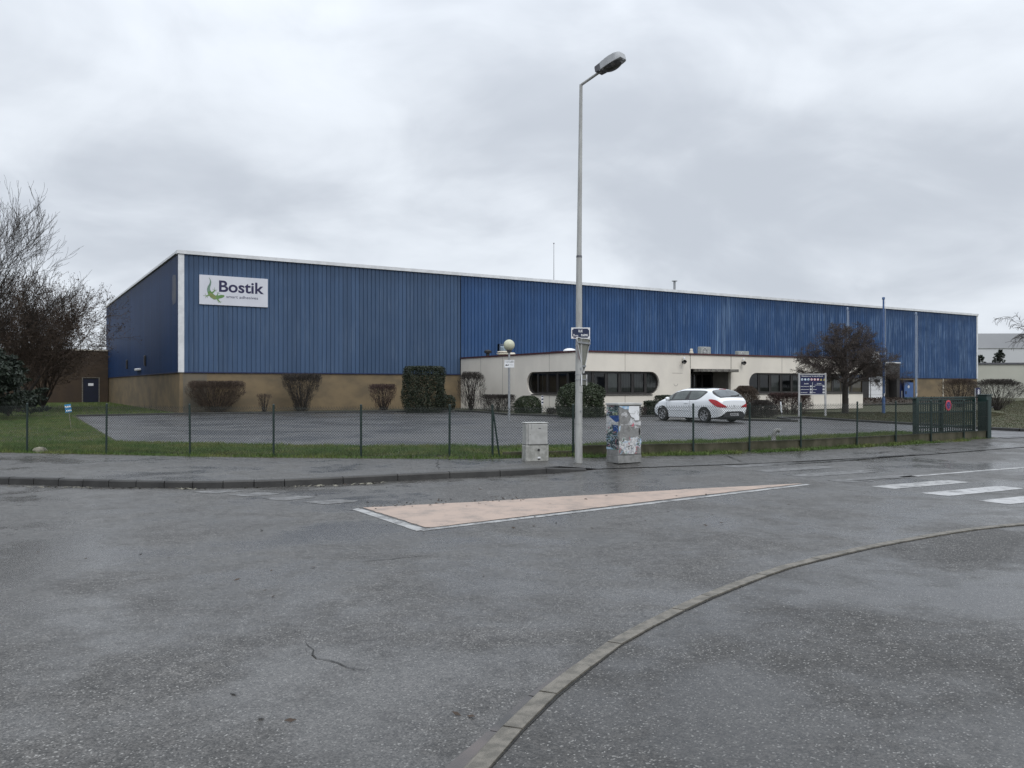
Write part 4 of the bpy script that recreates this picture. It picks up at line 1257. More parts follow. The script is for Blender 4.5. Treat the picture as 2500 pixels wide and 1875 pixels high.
wallt = thing('low_concrete_wall', 'low mossy concrete wall under the right half of the chain link fence', 'wall', (0, 0, 0))
wp = [(-0.2, 18.62)] + [(x, y + 0.05) for x, y in FENCE[10:]]
for i, (a, b) in enumerate(zip(wp, wp[1:])):
    a, b = Vector(a), Vector(b)
    d = (b - a).normalized(); n = Vector((-d.y, d.x))
    M_ = Matrix.Translation((a.x, a.y, 0)) @ Matrix.Rotation(math.atan2(d.y, d.x), 4, 'Z')
    h = 0.235 + random.uniform(-0.012, 0.012)
    if i == 0: h = 0.12
    MB().box(0.004, (b - a).length - 0.004, 0, 0.06, -0.2, h, bev=0.008, M=M_).build('panel', MT['moss_concrete'], wallt)

# sliding gate parked behind the fence, with its post
gd = Vector((0.85, 0.527, 0)).normalized(); gn = Vector((-gd.y, gd.x, 0))
go_ = Vector((14.30, 25.72, 0))
grz = math.atan2(gd.y, gd.x)
gate = thing('sliding_gate', 'dark green slatted sliding gate behind the fence at the drive entrance', 'gate', go_ - gd * 3.15, grz)
fr = MB()
for z in (0.20, 0.36, 0.80, 1.06, 1.17):
    fr.box(0, 3.1, -0.03, 0.03, z, z + 0.045)
fr.box(0.0, 0.14, -0.06, 0.06, 0.14, 1.24); fr.box(3.02, 3.1, -0.03, 0.03, 0.2, 1.22); fr.box(1.3, 1.36, -0.035, 0.035, 0.2, 1.2)
fr.box(-0.45, 3.4, -0.05, 0.05, 1.235, 1.27)
fr.build('frame', MT['green_blue'], gate)
sl = MB()
x = 0.18
while x < 3.0:
    sl.box(x, x + 0.042, -0.008, 0.008, 0.2, 1.2); x += 0.112
sl.build('slat', MT['green_blue'], gate)
rs = thing('no_stopping_sign', 'round red and purple no stopping sign on the green gate', 'sign', go_ - gd * 1.55 - gn * 0.06 + Vector((0, 0, 1.02)), grz)
RM = wall_frame((0, 0, 0), (1, 0, 0), (0, -1, 0))
circ = lambda r, n=28: [(r * math.cos(2 * math.pi * i / n), r * math.sin(2 * math.pi * i / n)) for i in range(n)]
MB().prism(circ(0.155), 0.008, 0, RM).build('disc', MT['red'], rs)
MB().add([(a, b, 0.0095) for a, b in circ(0.105)], [tuple(range(28))], 0, RM).build('centre', MT['sign_purple'], rs)
cx_ = MB()
for a in (math.pi / 4, -math.pi / 4):
    c, s_ = math.cos(a), math.sin(a)
    cx_.add([(c * p - s_ * q, s_ * p + c * q, 0.011) for p, q in ((-0.105, -0.014), (0.105, -0.014), (0.105, 0.014), (-0.105, 0.014))], [(0, 1, 2, 3)], 0, RM)
cx_.build('cross', pbr('faded cross', (0.26, 0.10, 0.30), (0.3, 0.12, 0.28), 5, 0.5), rs)
gp = thing('gate_post', 'square dark green gate post beside the driveway', 'post', (14.53, 25.62, 0), grz)
MB().box(-0.14, 0.14, -0.14, 0.14, -0.1, 1.3, bev=0.012).build('shaft', MT['green_blue'], gp)
MB().box(-0.17, 0.17, -0.17, 0.17, 1.3, 1.34, bev=0.008).build('cap', MT['green_metal'], gp)
MB().box(0.14, 0.2, -0.06, 0.02, 0.8, 1.0, bev=0.01).tube([(0.17, -0.05, 0.92), (0.17, -0.16, 0.95)], 0.012, 6).build('lock', MT['galv'], gp)
hn = thing('house_number_sign', 'small navy plate with white number eight above the gate', 'sign', (14.72, 26.35, 0), math.radians(28))
MB().tube([(-0.11, 0, 0), (-0.11, 0, 1.53)], 0.018, 8).tube([(0.11, 0, 0), (0.11, 0, 1.53)], 0.018, 8).build('post', MT['galv'], hn)
MB().box(-0.10, 0.10, -0.035, -0.02, 1.28, 1.54, bev=0.004).build('plate', MT['board_blue'], hn)
tx = MB(); put_text(tx, '8', -0.04, 1.33, 0.085, 0.16, wall_frame((0, -0.038, 0), (1, 0, 0), (0, -1, 0)), 0, 0.02)
tx.build('lettering', MT['white'], hn, fix=False)

# ================================================================== STREET LAMP
LX, LY = 1.42, 17.75
lamp = thing('street_lamp', 'tall grey street lamp on the pavement with a single tilted lantern', 'street lamp', (LX, LY, 0))
MB().tube([(0, 0, -0.05), (0, 0, 0.02), (0.01, 0, 4.35), (0.01, 0, 4.36)], [0.083, 0.083, 0.060, 0.060], 20).build('lower_shaft', MT['pole'], lamp, True)
MB().tube([(0.01, 0, 4.355), (0.05, 0, 8.02)], [0.054, 0.034], 16).build('upper_shaft', MT['pole'], lamp, True)
MB().lathe([(0.0625, 4.33), (0.0625, 4.37), (0.055, 4.38)], 16, 0, Matrix.Translation((0.01, 0, 0))).build('joint_ring', MT['lamp_dark'], lamp, True)
ad = Vector((0.75, -0.66, 0)).normalized()
tip = Vector((0.05, 0, 8.02)) + ad * 0.56 + Vector((0, 0, 0.17))
MB().tube([(0.05, 0, 7.99), Vector((0.05, 0, 8.02)) + ad * 0.03, tip], 0.029, 12).build('arm', MT['pole'], lamp, True)
# lantern: outline swept as a hull, long axis along the arm, tilted up 14 degrees
lm = Matrix.Translation(tip) @ Matrix.Rotation(math.atan2(ad.y, ad.x), 4, 'Z') @ Matrix.Rotation(math.radians(-14), 4, 'Y') @ Matrix.Scale(0.92, 4)
st = [(-0.14, 0.105, -0.01, 0.105), (-0.12, 0.125, -0.03, 0.125), (0.03, 0.138, -0.035, 0.138), (0.10, 0.150, -0.035, 0.150), (0.28, 0.165, -0.035, 0.168), (0.44, 0.162, -0.035, 0.160), (0.54, 0.140, -0.03, 0.138), (0.57, 0.118, -0.015, 0.115)]


def lan(i0, i1, zc=None):
    rings = []
    for x, w, zb, zt in st[i0:i1]:
        rings.append([(x, -w, zb), (x, -w, zb + 0.025), (x, -w * 0.95, zt * 0.86), (x, -w * 0.80, zt * 0.98), (x, 0, zt), (x, w * 0.80, zt * 0.98), (x, w * 0.95, zt * 0.86), (x, w, zb + 0.025), (x, w, zb)])
    return rings
MB().rings(lan(0, 3), 0, lm).build('gear_housing', MT['lamp_dark'], lamp, True)
MB().rings(lan(2, 8), 0, lm).build('lantern_cover', MT['lamp_grey'], lamp, True)
bw = []
for s_, dz in ((1.0, 0.0), (0.9, -0.05), (0.6, -0.085), (0.2, -0.095)):
    bw.append([(0.28 + 0.25 * s_ * math.cos(a), 0.145 * s_ * math.sin(a), -0.036 + dz) for a in np.linspace(0, 2 * math.pi, 25)[:-1]])
MB().rings(bw, 0, lm).build('bowl', MT['bowl'], lamp, True)
MB().box(0.5, 0.56, -0.015, 0.015, -0.05, 0.0, 0, lm).box(-0.02, 0.02, -0.13, -0.115, -0.05, 0.0, 0, lm).build('clip', MT['galv'], lamp)
pd = MB()
pd.tube([(-0.005 + 0.080 * math.cos(a), -0.080 * math.sin(a), 0.80 + 0.02 * math.sin(3 * a)) for a in np.linspace(0.35, 2.6, 10)], 0.003, 4)
pd.box(-0.012, 0.05, -0.081, -0.078, 0.12, 0.62)
pd.build('inspection_door', MT['pole'], lamp)
bn = MB()
for z, r in ((2.45, 0.072), (1.72, 0.076), (1.83, 0.0755), (2.75, 0.071)):
    bn.lathe([(r - 0.01, z), (r + 0.002, z), (r + 0.002, z + 0.022), (r - 0.01, z + 0.022)], 16)
bn.box(0.03, 0.06, -0.085, -0.06, 1.95, 1.99).box(0.03, 0.06, -0.09, -0.06, 1.05, 1.08)
bn.build('strap', MT['galv'], lamp)
MB().box(0.0, 0.078, -0.079, -0.072, 1.47, 1.6).build('number_plate', MT['cab'], lamp)

sn = thing('street_name_sign', 'blue and white street name plate on the lamp post', 'sign', (LX + 0.035, LY - 0.085, 2.60), 0)
PM = wall_frame((0, 0, 0), (1, 0, 0), (0, -1, 0))
MB().box(-0.2, 0.2, -0.004, 0.006, 0, 0.235, bev=0.003).build('plate', MT['white'], sn)
c = 0.03
w_, h0, h1 = 0.18, 0.02, 0.215
oct_ = [(-w_ + c, h0), (w_ - c, h0), (w_ - c * 0.7, h0 + c * 0.7), (w_, h0 + c), (w_, h1 - c), (w_ - c * 0.7, h1 - c * 0.7), (w_ - c, h1), (-w_ + c, h1), (-w_ + c * 0.7, h1 - c * 0.7), (-w_, h1 - c), (-w_, h0 + c), (-w_ + c * 0.7, h0 + c * 0.7)]
MB().prism(oct_, 0.002, 0, wall_frame((0, -0.004, 0), (1, 0, 0), (0, -1, 0))).build('field', MT['plate_blue'], sn)
tx = MB(); TM = wall_frame((0, -0.0075, 0), (1, 0, 0), (0, -1, 0))
put_text(tx, 'RUE', -0.045, 0.135, 0.085, 0.055, TM, 0, 0.03)
put_text(tx, 'D', -0.155, 0.048, 0.03, 0.05, TM, 0, 0.03)
put_text(tx, 'ENIS', -0.12, 0.048, 0.068, 0.027, TM, 0, 0.02)
put_text(tx, 'PAPIN', 0.01, 0.048, 0.145, 0.05, TM, 0, 0.03)
tx.build('lettering', MT['white'], sn, fix=False)

# give way sign seen from behind, facing away to the right
yz = math.radians(66)
yd = thing('give_way_sign', 'grey back of a triangular road sign strapped to the lamp post', 'road sign', (LX + 0.10, LY + 0.09, 0), yz)
YM = wall_frame((0, 0, 0), (1, 0, 0), (0, -1, 0))
def rtri(s, r, z0):
    P = [Vector((-s, z0 + s * 1.732)), Vector((0, z0)), Vector((s, z0 + s * 1.732))]
    out = []
    cen = sum(P, Vector((0, 0))) / 3
    for i, p in enumerate(P):
        a = (P[i - 1] - p).normalized(); b = (P[(i + 1) % 3] - p).normalized()
        for k in range(5):
            t = k / 4
            q1, q2 = p + a * r, p + b * r
            out.append(tuple((q1 * (1 - t) ** 2 + p * 2 * t * (1 - t) + q2 * t * t)))
    return out
outl = rtri(0.46, 0.08, 1.83)
MB().prism(outl, 0.004, 0, YM).build('plate', MT['sign_back'], yd)
rim = MB()
ins = [((a[0]) * 0.95, 1.83 + 0.53 + (a[1] - 1.83 - 0.53) * 0.95) for a in outl]
k = len(outl)
rim.add([(a, b, 0.0045) for a, b in outl] + [(a, b, 0.02) for a, b in outl] + [(a, b, 0.02) for a, b in ins], [(i, (i + 1) % k, k + (i + 1) % k, k + i) for i in range(k)] + [(k + i, k + (i + 1) % k, 2 * k + (i + 1) % k, 2 * k + i) for i in range(k)], 0, YM)
rim.build('rim', MT['white'], yd)
MB().add([(a, b, -0.001) for a, b in outl], [tuple(range(k))], 0, YM).build('face', MT['red'], yd)
MB().box(-0.4, 0.4, -0.035, -0.006, 2.50, 2.54).box(-0.1, 0.1, -0.035, -0.006, 2.0, 2.04).build('stiffener', MT['galv'], yd)
pl_ = thing('small_plate_sign', 'small grey plate seen from behind under the triangular sign', 'road sign', (LX + 0.12, LY + 0.06, 0), yz)
MB().box(-0.16, 0.16, 0, 0.006, 1.62, 1.83, bev=0.002).build('plate', MT['sign_back'], pl_)
MB().box(-0.17, -0.15, -0.012, 0.008, 1.61, 1.84).box(0.15, 0.17, -0.012, 0.008, 1.61, 1.84).build('rim', MT['white'], pl_)
MB().box(-0.14, 0.14, -0.03, -0.002, 1.72, 1.75).build('stiffener', MT['galv'], pl_)

# ================================================================== STREET CABINETS
sc = thing('meter_cabinet', 'small pale grey meter cabinet standing left of the lamp post', 'utility box', (0.50, 17.95, 0), math.radians(15))
MB().box(-0.255, 0.255, -0.16, 0.16, -0.05, 0.33, bev=0.012).build('base', MT['cab_base'], sc)
MB().box(-0.245, 0.235, -0.15, 0.15, 0.335, 0.80, bev=0.012).build('body', MT['cab'], sc)
MB().box(-0.20, 0.225, -0.175, -0.15, 0.35, 0.785, bev=0.006).build('door', MT['cab'], sc)
MB().box(-0.26, 0.25, -0.17, 0.17, 0.80, 0.815, bev=0.004).build('lid', MT['cab'], sc)
MB().box(-0.245, 0.235, -0.14, 0.14, 0.325, 0.338).build('shadow_gap', MT['black'], sc)
MB().lathe([(0, 0), (0.028, 0), (0.028, 0.004), (0, 0.004)], 14, 0, Matrix.Translation((0.03, -0.163, 0.23)) @ Matrix.Rotation(math.pi / 2, 4, 'X')).build('lock', MT['black'], sc)
MB().box(0.01, 0.065, -0.163, -0.16, 0.02, 0.05).build('slot', MT['black'], sc)
MB().box(0.005, 0.07, -0.1628, -0.16, 0.05, 0.085).build('label_plate', MT['white'], sc)
MB().box(0.02, 0.075, -0.178, -0.175, 0.685, 0.70).box(-0.135, -0.13, -0.178, -0.175, 0.68, 0.78).build('maker_mark', MT['lamp_dark'], sc)
MB().lathe([(0, 0), (0.008, 0), (0.008, 0.004), (0, 0.004)], 8, 0, Matrix.Translation((-0.165, -0.175, 0.56)) @ Matrix.Rotation(math.pi / 2, 4, 'X')).build('lock', MT['black'], sc)

bc = thing('poster_cabinet', 'large grey street cabinet covered in torn posters right of the lamp post', 'utility box', (2.435, 18.13, 0), math.radians(30))
CW, CD, CH = 0.31, 0.21, 1.23
MB().box(-CW - 0.005, CW + 0.005, -CD - 0.005, CD + 0.005, -0.06, 0.10, bev=0.006).build('base', MT['cab_old'], bc)
MB().box(-CW, CW, -CD, CD, 0.10, CH - 0.05, bev=0.008).build('body', MT['cab_old'], bc)
MB().box(-CW - 0.02, CW + 0.02, -CD - 0.025, CD + 0.02, CH - 0.05, CH, bev=0.008).build('lid', MT['cab'], bc)
MB().box(-CW + 0.02, CW - 0.02, -CD - 0.012, -CD, 0.13, CH - 0.065, bev=0.004).build('door', MT['cab_old'], bc)
MB().lathe([(0, 0), (0.022, 0), (0.022, 0.012), (0, 0.012)], 12, 0, Matrix.Translation((CW - 0.06, -CD - 0.012, 0.62)) @ Matrix.Rotation(math.pi / 2, 4, 'X')).box(CW - 0.075, CW - 0.045, -CD - 0.016, -CD - 0.012, 0.54, 0.68).build('lock', MT['black'], bc)
KF = wall_frame((-CW, -CD - 0.0125, 0), (1, 0, 0), (0, -1, 0))       # front, x from its left edge
KS = wall_frame((-CW - 0.0006, CD, 0), (0, -1, 0), (-1, 0, 0))        # left side, x from its far edge


def fr_(x, y):   # close-up coordinates of the front to panel metres
    return ((x - 497) / 575.0 * 2 * CW, (1495 - y) / 1250.0 * (CH - 0.05))


def sd_(x, y):
    return ((x - 268) / 232.0 * 2 * CD, (1480 - y) / 1235.0 * (CH - 0.05))


def rag(pts, conv, rough=5, seed=0):
    """torn edge: outline points with small jitter between them"""
    r = random.Random(seed)
    out = []
    for i, p in enumerate(pts):
        q = pts[(i + 1) % len(pts)]
        n = max(1, int(math.hypot(q[0] - p[0], q[1] - p[1]) / 26))
        for k in range(n):
            t = k / n
            j = rough if k else 0
            out.append(conv(p[0] + (q[0] - p[0]) * t + r.uniform(-j, j), p[1] + (q[1] - p[1]) * t + r.uniform(-j, j)))
    return out
_ly = [0]
def poster(pts, mat, side=False, rough=6, name='poster'):
    _ly[0] += 1
    P = rag(pts, sd_ if side else fr_, rough, _ly[0])
    MB().prism(P, 0.0008, 0, (KS if side else KF) @ Matrix.Translation((0, 0, 0.0009 * (_ly[0] % 7)))).build(name, MT[mat], bc)
poster([(268, 255), (500, 250), (505, 470), (300, 480), (275, 560), (268, 560)], 'paper_dark', True, 4)
poster([(270, 270), (330, 250), (300, 400), (272, 470)], 'paper', True)
poster([(340, 395), (498, 385), (498, 462), (350, 470)], 'paper_dark', True, 2)
tx = MB()
a0 = sd_(335, 462); a1 = sd_(492, 400)
put_text(tx, 'STE', sd_(395, 460)[0], sd_(0, 458)[1], sd_(492, 0)[0] - sd_(395, 0)[0], 0.052, KS, 0, 0.03, 0.008)
tx.build('lettering', pbr('pale green lettering', (0.45, 0.5, 0.33), (0.38, 0.45, 0.3), 9, 0.8), bc, fix=False)
poster([(268, 490), (500, 470), (500, 700), (380, 670), (268, 880)], 'paper', True, 3)
poster([(310, 485), (512, 470), (512, 600), (455, 620)], 'paper_blue', True, 3)
poster([(318, 505), (455, 618), (372, 672)], 'paper', True, 3)
star = [(415 + (58 if k % 2 == 0 else 24) * 0.62 * math.sin(k * math.pi / 5), 545 - (58 if k % 2 == 0 else 24) * math.cos(k * math.pi / 5)) for k in range(10)]
poster(star, 'white', True, 0, 'star')
poster([(380, 690), (500, 660), (500, 1240), (430, 1230), (345, 1200), (268, 1190), (268, 900)], 'paper_dark', True, 8)
poster([(268, 1190), (345, 1200), (430, 1235), (380, 1245), (268, 1240)], 'paper_sky', True)
poster([(270, 850), (385, 765), (395, 795), (275, 890)], 'paper', True, 2)
poster([(395, 690), (495, 680), (490, 850), (410, 820)], 'paper_blue', True, 8)
poster([(505, 262), (750, 262), (750, 330), (640, 330), (560, 290)], 'paper_sky', False, 8)
poster([(750, 262), (1005, 268), (1005, 590), (900, 590), (880, 540), (800, 500), (760, 420), (735, 380)], 'white', False, 4)
poster([(905, 385), (970, 385), (970, 418), (905, 420)], 'ink', False, 0, 'sticker')
poster([(735, 400), (760, 405), (800, 490), (845, 510), (840, 520), (790, 505)], 'black', False, 5, 'poster_scrap')
poster([(560, 440), (650, 390), (720, 440), (690, 520), (640, 480), (570, 500)], 'paper', False, 12, 'poster_scrap')
poster([(505, 700), (560, 670), (640, 690), (740, 650), (790, 540), (880, 560), (900, 640), (1055, 600), (1055, 740), (960, 740), (900, 690), (880, 830), (820, 830), (700, 790), (690, 700), (600, 690)], 'paper', False, 12)
poster([(810, 720), (860, 640), (885, 690), (830, 745)], 'paper_red', False, 5, 'poster_scrap')
poster([(505, 720), (545, 700), (530, 800), (505, 840)], 'paper_sky', False, 8, 'poster_scrap')
poster([(505, 1040), (620, 1100), (640, 1020), (720, 1060), (760, 1000), (900, 980), (985, 1000), (940, 1080), (930, 1280), (880, 1345), (660, 1355), (600, 1260), (505, 1180)], 'paper', False, 12)
poster([(600, 1080), (660, 1040), (690, 1120), (640, 1240), (605, 1250)], 'paper_sky', False, 9)
poster([(725, 1060), (790, 1080), (770, 1200), (830, 1250), (850, 1100), (925, 1080), (905, 1290), (840, 1310), (760, 1260)], 'paper_red', False, 9)
poster([(780, 990), (900, 985), (900, 1075), (800, 1090)], 'paper_sky', False, 8)
poster([(900, 1010), (1000, 985), (985, 1010), (920, 1075), (890, 1080)], 'ink', False, 8, 'poster_scrap')
poster([(640, 1150), (690, 1140), (700, 1190), (660, 1210), (700, 1270), (630, 1260)], 'black', False, 9, 'poster_scrap')
poster([(655, 1165), (685, 1160), (680, 1200), (660, 1235)], 'paper', False, 4, 'poster_scrap')
poster([(1010, 1060), (1055, 1010), (1055, 1150), (1035, 1140)], 'paper_sky', False, 8, 'poster_scrap')
for q, (x, y) in enumerate(((1015, 280), (1030, 330), (1038, 380), (1010, 440), (1035, 490))):
    poster([(x, y), (x + 34, y + 4), (x + 30, y + 34), (x + 4, y + 36)], 'black', False, 6, 'poster_scrap')

def scribble(col, conv, fm, boxr, n, w, seed, name='graffiti'):
    r = random.Random(seed)
    mb = MB()
    for q in range(n):
        x, y = r.uniform(boxr[0], boxr[2]), r.uniform(boxr[1], boxr[3])
        a = r.uniform(0, 6.28); P = []
        for k in range(r.randint(6, 16)):
            P.append(conv(min(max(x, boxr[0]), boxr[2]), min(max(y, boxr[1]), boxr[3])))
            a += r.uniform(-0.9, 0.9); x += 13 * math.cos(a); y += 13 * math.sin(a)
        L, Q = [], []
        for i, p in enumerate(P):
            u, v2 = Vector(P[max(i - 1, 0)]), Vector(P[min(i + 1, len(P) - 1)])
            dd_ = v2 - u
            if dd_.length < 1e-6: dd_ = Vector((1, 0))
            nn = Vector((-dd_.y, dd_.x)).normalized() * w * r.uniform(0.6, 1.2)
            L.append(Vector(p) + nn); Q.append(Vector(p) - nn)
        k = len(P)
        mb.add([(a_.x, a_.y, 0.0085) for a_ in L + Q], [(i, i + 1, k + i + 1, k + i) for i in range(k - 1)], 0, fm)
    mb.build(name, col, bc, fix=False)
ink_g = pbr('green marker', (0.06, 0.22, 0.16), (0.10, 0.3, 0.2), 9, 0.6)
for q, (col, n, w) in enumerate(((MT['paper_red'], 6, 0.006), (MT['paper_sky'], 8, 0.006), (ink_g, 6, 0.005), (MT['black'], 9, 0.004), (MT['white'], 9, 0.005))):
    scribble(col, fr_, KF, (520, 960, 1050, 1340), n, w, 50 + q)
    scribble(col, sd_, KS, (275, 640, 492, 1230), n, w * 0.8, 70 + q)
    scribble(col, sd_, KS, (275, 265, 492, 460), max(3, n // 2), w * 0.7, 90 + q)
scribble(MT['cab'], fr_, KF, (520, 300, 1000, 960), 14, 0.005, 120)
scribble(MT['lamp_dark'], fr_, KF, (520, 330, 760, 960), 6, 0.002, 121)

# ================================================================== GLOBE LAMP, SIGNS AND POLES IN THE YARD
gx, gy = -0.126, 36.6
gl = thing('globe_lamp', 'thin galvanised lamp post with a frosted globe standing in the yard', 'lamp post', (gx, gy, 0))
MB().tube([(0, 0, -0.05), (0, 0, 0.9), (0, 0, 3.15)], [0.062, 0.052, 0.046], 12).build('pole', MT['galv'], gl, True)
MB().lathe([(0.055, 3.05), (0.12, 3.14), (0.13, 3.2), (0.05, 3.22)], 14).build('collar', MT['lamp_dark'], gl, True)
MB().lathe([(0.245 * math.sin(a), 3.39 - 0.245 * math.cos(a)) for a in np.linspace(0.45, math.pi, 16)], 28).build('globe', MT['globe'], gl, True)
ps = thing('parking_sign', 'small white parking notice with a car pictogram on the globe lamp post', 'sign', (gx + 0.01, gy - 0.065, 2.40), 0)
MB().box(-0.215, 0.215, -0.004, 0.006, 0, 0.335, bev=0.003).build('plate', MT['white'], ps)
P2 = wall_frame((0, -0.005, 0), (1, 0, 0), (0, -1, 0))
mk = MB()
r_ = random.Random(4)
for row, x0_, x1_ in ((0.275, -0.16, 0.19), (0.225, -0.15, 0.18)):
    x = x0_
    while x < x1_:
        w = r_.uniform(0.014, 0.022)
        mk.add([(x, row, 0.0005), (x + w, row, 0.0005), (x + w, row + 0.026, 0.0005), (x, row + 0.026, 0.0005)], [(0, 1, 2, 3)], 0, P2)
        x += w + (0.007 if r_.random() > 0.18 else 0.024)
carp = [(-0.175, 0.09), (-0.165, 0.13), (-0.14, 0.145), (-0.115, 0.14), (-0.10, 0.115), (-0.075, 0.13), (-0.045, 0.12), (-0.025, 0.145), (-0.01, 0.14), (-0.02, 0.10), (-0.06, 0.085), (-0.10, 0.09), (-0.13, 0.075), (-0.15, 0.075)]
mk.prism(carp, 0.0006, 0, P2)
mk.build('lettering', MT['car_black'], ps, fix=False)
ml = MB()
for a, b in (((0.03, 0.14), (0.19, 0.115)), ((0.19, 0.115), (0.05, 0.06)), ((0.03, 0.10), (0.12, 0.13))):
    A2, B2 = Vector(a), Vector(b); n = (B2 - A2).normalized(); n = Vector((-n.y, n.x)) * 0.004
    ml.add([(*(A2 - n), 0.0005), (*(B2 - n), 0.0005), (*(B2 + n), 0.0005), (*(A2 + n), 0.0005)], [(0, 1, 2, 3)], 0, P2)
ml.build('tow_mark', MT['lamp_grey'], ps, fix=False)

ib = thing('information_board', 'navy safety information board on two white posts in front of the tree', 'sign', (15.75, 43.7, 0), math.radians(5))
MB().box(-0.76, -0.67, -0.04, 0.04, -0.1, 2.27, bev=0.01).build('post', MT['frame_grey'], ib)
MB().box(0.67, 0.76, -0.04, 0.04, -0.1, 2.27, bev=0.01).build('post', MT['frame_grey'], ib)
MB().box(-0.67, 0.67, -0.03, 0.03, 2.18, 2.24).box(-0.67, 0.67, -0.03, 0.03, 1.12, 1.17).build('frame', MT['frame_grey'], ib)
MB().box(-0.67, 0.67, -0.015, 0.015, 1.17, 2.18).build('panel', MT['board_blue'], ib)
IM = wall_frame((0, -0.017, 0), (1, 0, 0), (0, -1, 0))
wt = MB()
put_text(wt, 'Bienvenue sur le site de Bostik', -0.58, 2.085, 1.16, 0.06, IM, 0, 0.012)
put_text(wt, 'S\u00e9curit\u00e9', -0.45, 1.685, 0.24, 0.065, IM, 0, 0.012)
put_text(wt, 'Qualit\u00e9', 0.24, 1.68, 0.24, 0.07, IM, 0, 0.012)
wt.box(-0.004, 0.012, 1.2, 1.79, 0, 0.001, 0, IM)
for row in (1.53, 1.37, 1.215):
    for x0_, x1_, b0, b1 in ((-0.63, -0.2, -0.135, -0.04), (0.03, 0.25, 0.56, 0.66)):
        x = x0_
        while x < x1_ - r_.uniform(0, 0.1):
            w = r_.uniform(0.014, 0.03)
            wt.box(x, x + w, row + 0.025, row + 0.05, 0, 0.001, 0, IM); x += w + 0.01
        wt.box(b0, b1, row, row + 0.085, 0, 0.001, 0, IM)
x = 0.13
while x < 0.58:
    w = r_.uniform(0.014, 0.026); wt.box(x, x + w, 1.632, 1.652, 0, 0.001, 0, IM); x += w + 0.008
wt.build('lettering', MT['white'], ib, fix=False)
dk = MB()
for row in (1.53, 1.37, 1.215):
    dk.box(-0.10, -0.072, row + 0.03, row + 0.055, 0.001, 0.002, 0, IM); dk.box(0.6, 0.63, row + 0.03, row + 0.055, 0.001, 0.002, 0, IM)
dk.build('digit', MT['board_blue'], ib, fix=False)
pic = {'white': MB(), 'red': MB(), 'board_blue': MB(), 'yellow': MB(), 'paper_sky': MB()}
for k in range(8):
    cx, cy = -0.56 + k * 0.172, 1.935
    dsk = lambda r, z, ox=0, oy=0: ([(cx + ox + r * math.cos(i * math.pi / 9), cy + oy + r * math.sin(i * math.pi / 9), z) for i in range(18)], [tuple(range(18))])
    if k < 3:
        pic['paper_sky'].add(*dsk(0.062, 0.001), 0, IM)
        pic['white'].add(*dsk(0.036, 0.002, 0, 0.012), 0, IM)
        if k != 1: pic['board_blue'].add(*dsk(0.022, 0.003, 0.012, -0.012), 0, IM)
    elif k < 6:
        pic['red'].add(*dsk(0.064, 0.001), 0, IM); pic['white'].add(*dsk(0.05, 0.002), 0, IM); pic['board_blue'].add(*dsk(0.018, 0.003), 0, IM)
    else:
        q = 0.062 if k == 6 else 0.05
        pic['yellow'].add([(cx - q, cy - 0.055, 0.001), (cx + q, cy - 0.055, 0.001), (cx, cy + 0.06, 0.001)], [(0, 1, 2)], 0, IM)
        pic['board_blue'].add([(cx - 0.012, cy - 0.04, 0.002), (cx + 0.012, cy - 0.04, 0.002), (cx, cy + 0.01, 0.002)], [(0, 1, 2)], 0, IM)
for k, mb in pic.items():
    mb.build('pictogram', MT[k], ib, fix=False)


def flagpole(label, px, h, r, mat, base_mat=None):
    X, Y = ground_at(px, 1009.5, 0)
    t_ = thing('flagpole', label, 'flagpole', (X, Y, 0), 0, 'flagpoles on the lawn')
    MB().tube([(0, 0, 0.9), (0, 0, h)], [r, r * 0.8], 10).lathe([(r * 0.8, h - 0.02), (r * 1.3, h), (r * 1.3, h + 0.12), (0, h + 0.15)], 10).build('pole', MT[mat], t_, True)
    MB().tube([(0, 0, -0.1), (0, 0, 0.9)], r * 1.5, 10).build('sleeve', MT[base_mat or mat], t_, True)
    MB().box(-0.02, 0.02, -r * 1.6 - 0.04, -r, 1.0, 1.16).build('cleat', MT['white'], t_)
    MB().tube([(r * 1.4, -r, 1.1), (r * 1.4, -r * 0.8, h - 0.05)], 0.006, 4).build('halyard', MT['white'], t_)
flagpole('pale flagpole rising through the bare spreading tree', 2069, 6.0, 0.045, 'flag_pale', 'lamp_dark')
flagpole('thick blue flagpole right of the bare spreading tree', 2157, 6.6, 0.062, 'flag_blue')
flagpole('pale flagpole behind the left end of the green gate', 2236, 5.72, 0.055, 'flag_pale', 'navy')

vp = thing('vent_pipe', 'grey gooseneck vent pipe standing in the grass behind the low wall', 'pipe', (7.35, 23.4, 0))
MB().tube([(0, 0, -0.1), (0, 0, 0.24), (0.02, 0, 0.30), (0.06, 0, 0.345), (0.12, 0, 0.36), (0.17, 0, 0.335)], 0.062, 14).build('bend', MT['cab_old'], vp, True)
MB().lathe([(0.068, 0.0), (0.068, 0.1), (0.062, 0.11)], 14).build('sleeve', MT['cab_old'], vp, True)
wk = thing('white_stake', 'leaning white stake stuck in the verge beside the brown hedge', 'stake', (12.9, 39.7, 0))
MB().tube([(0, 0, 0), (-0.06, 0, 0.36)], 0.014, 6).build('shaft', MT['galv'], wk)
MB().tube([(-0.055, 0, 0.33), (-0.10, 0, 0.84)], 0.034, 8).build('marker', MT['white'], wk)
ls = thing('lawn_sign', 'small tilted blue and white notice on a stake in the left lawn', 'sign', (-16.4, 31.0, 0), math.radians(10))
LMx = Matrix.Rotation(math.radians(-8), 4, 'Y')
MB().box(-0.01, 0.01, 0, 0.015, -0.05, 0.64, 0, LMx).build('stake', MT['stone'], ls)
MB().box(-0.11, 0.11, -0.012, 0.0, 0.62, 0.92, 0, LMx).build('board', MT['lawn_sign'], ls)
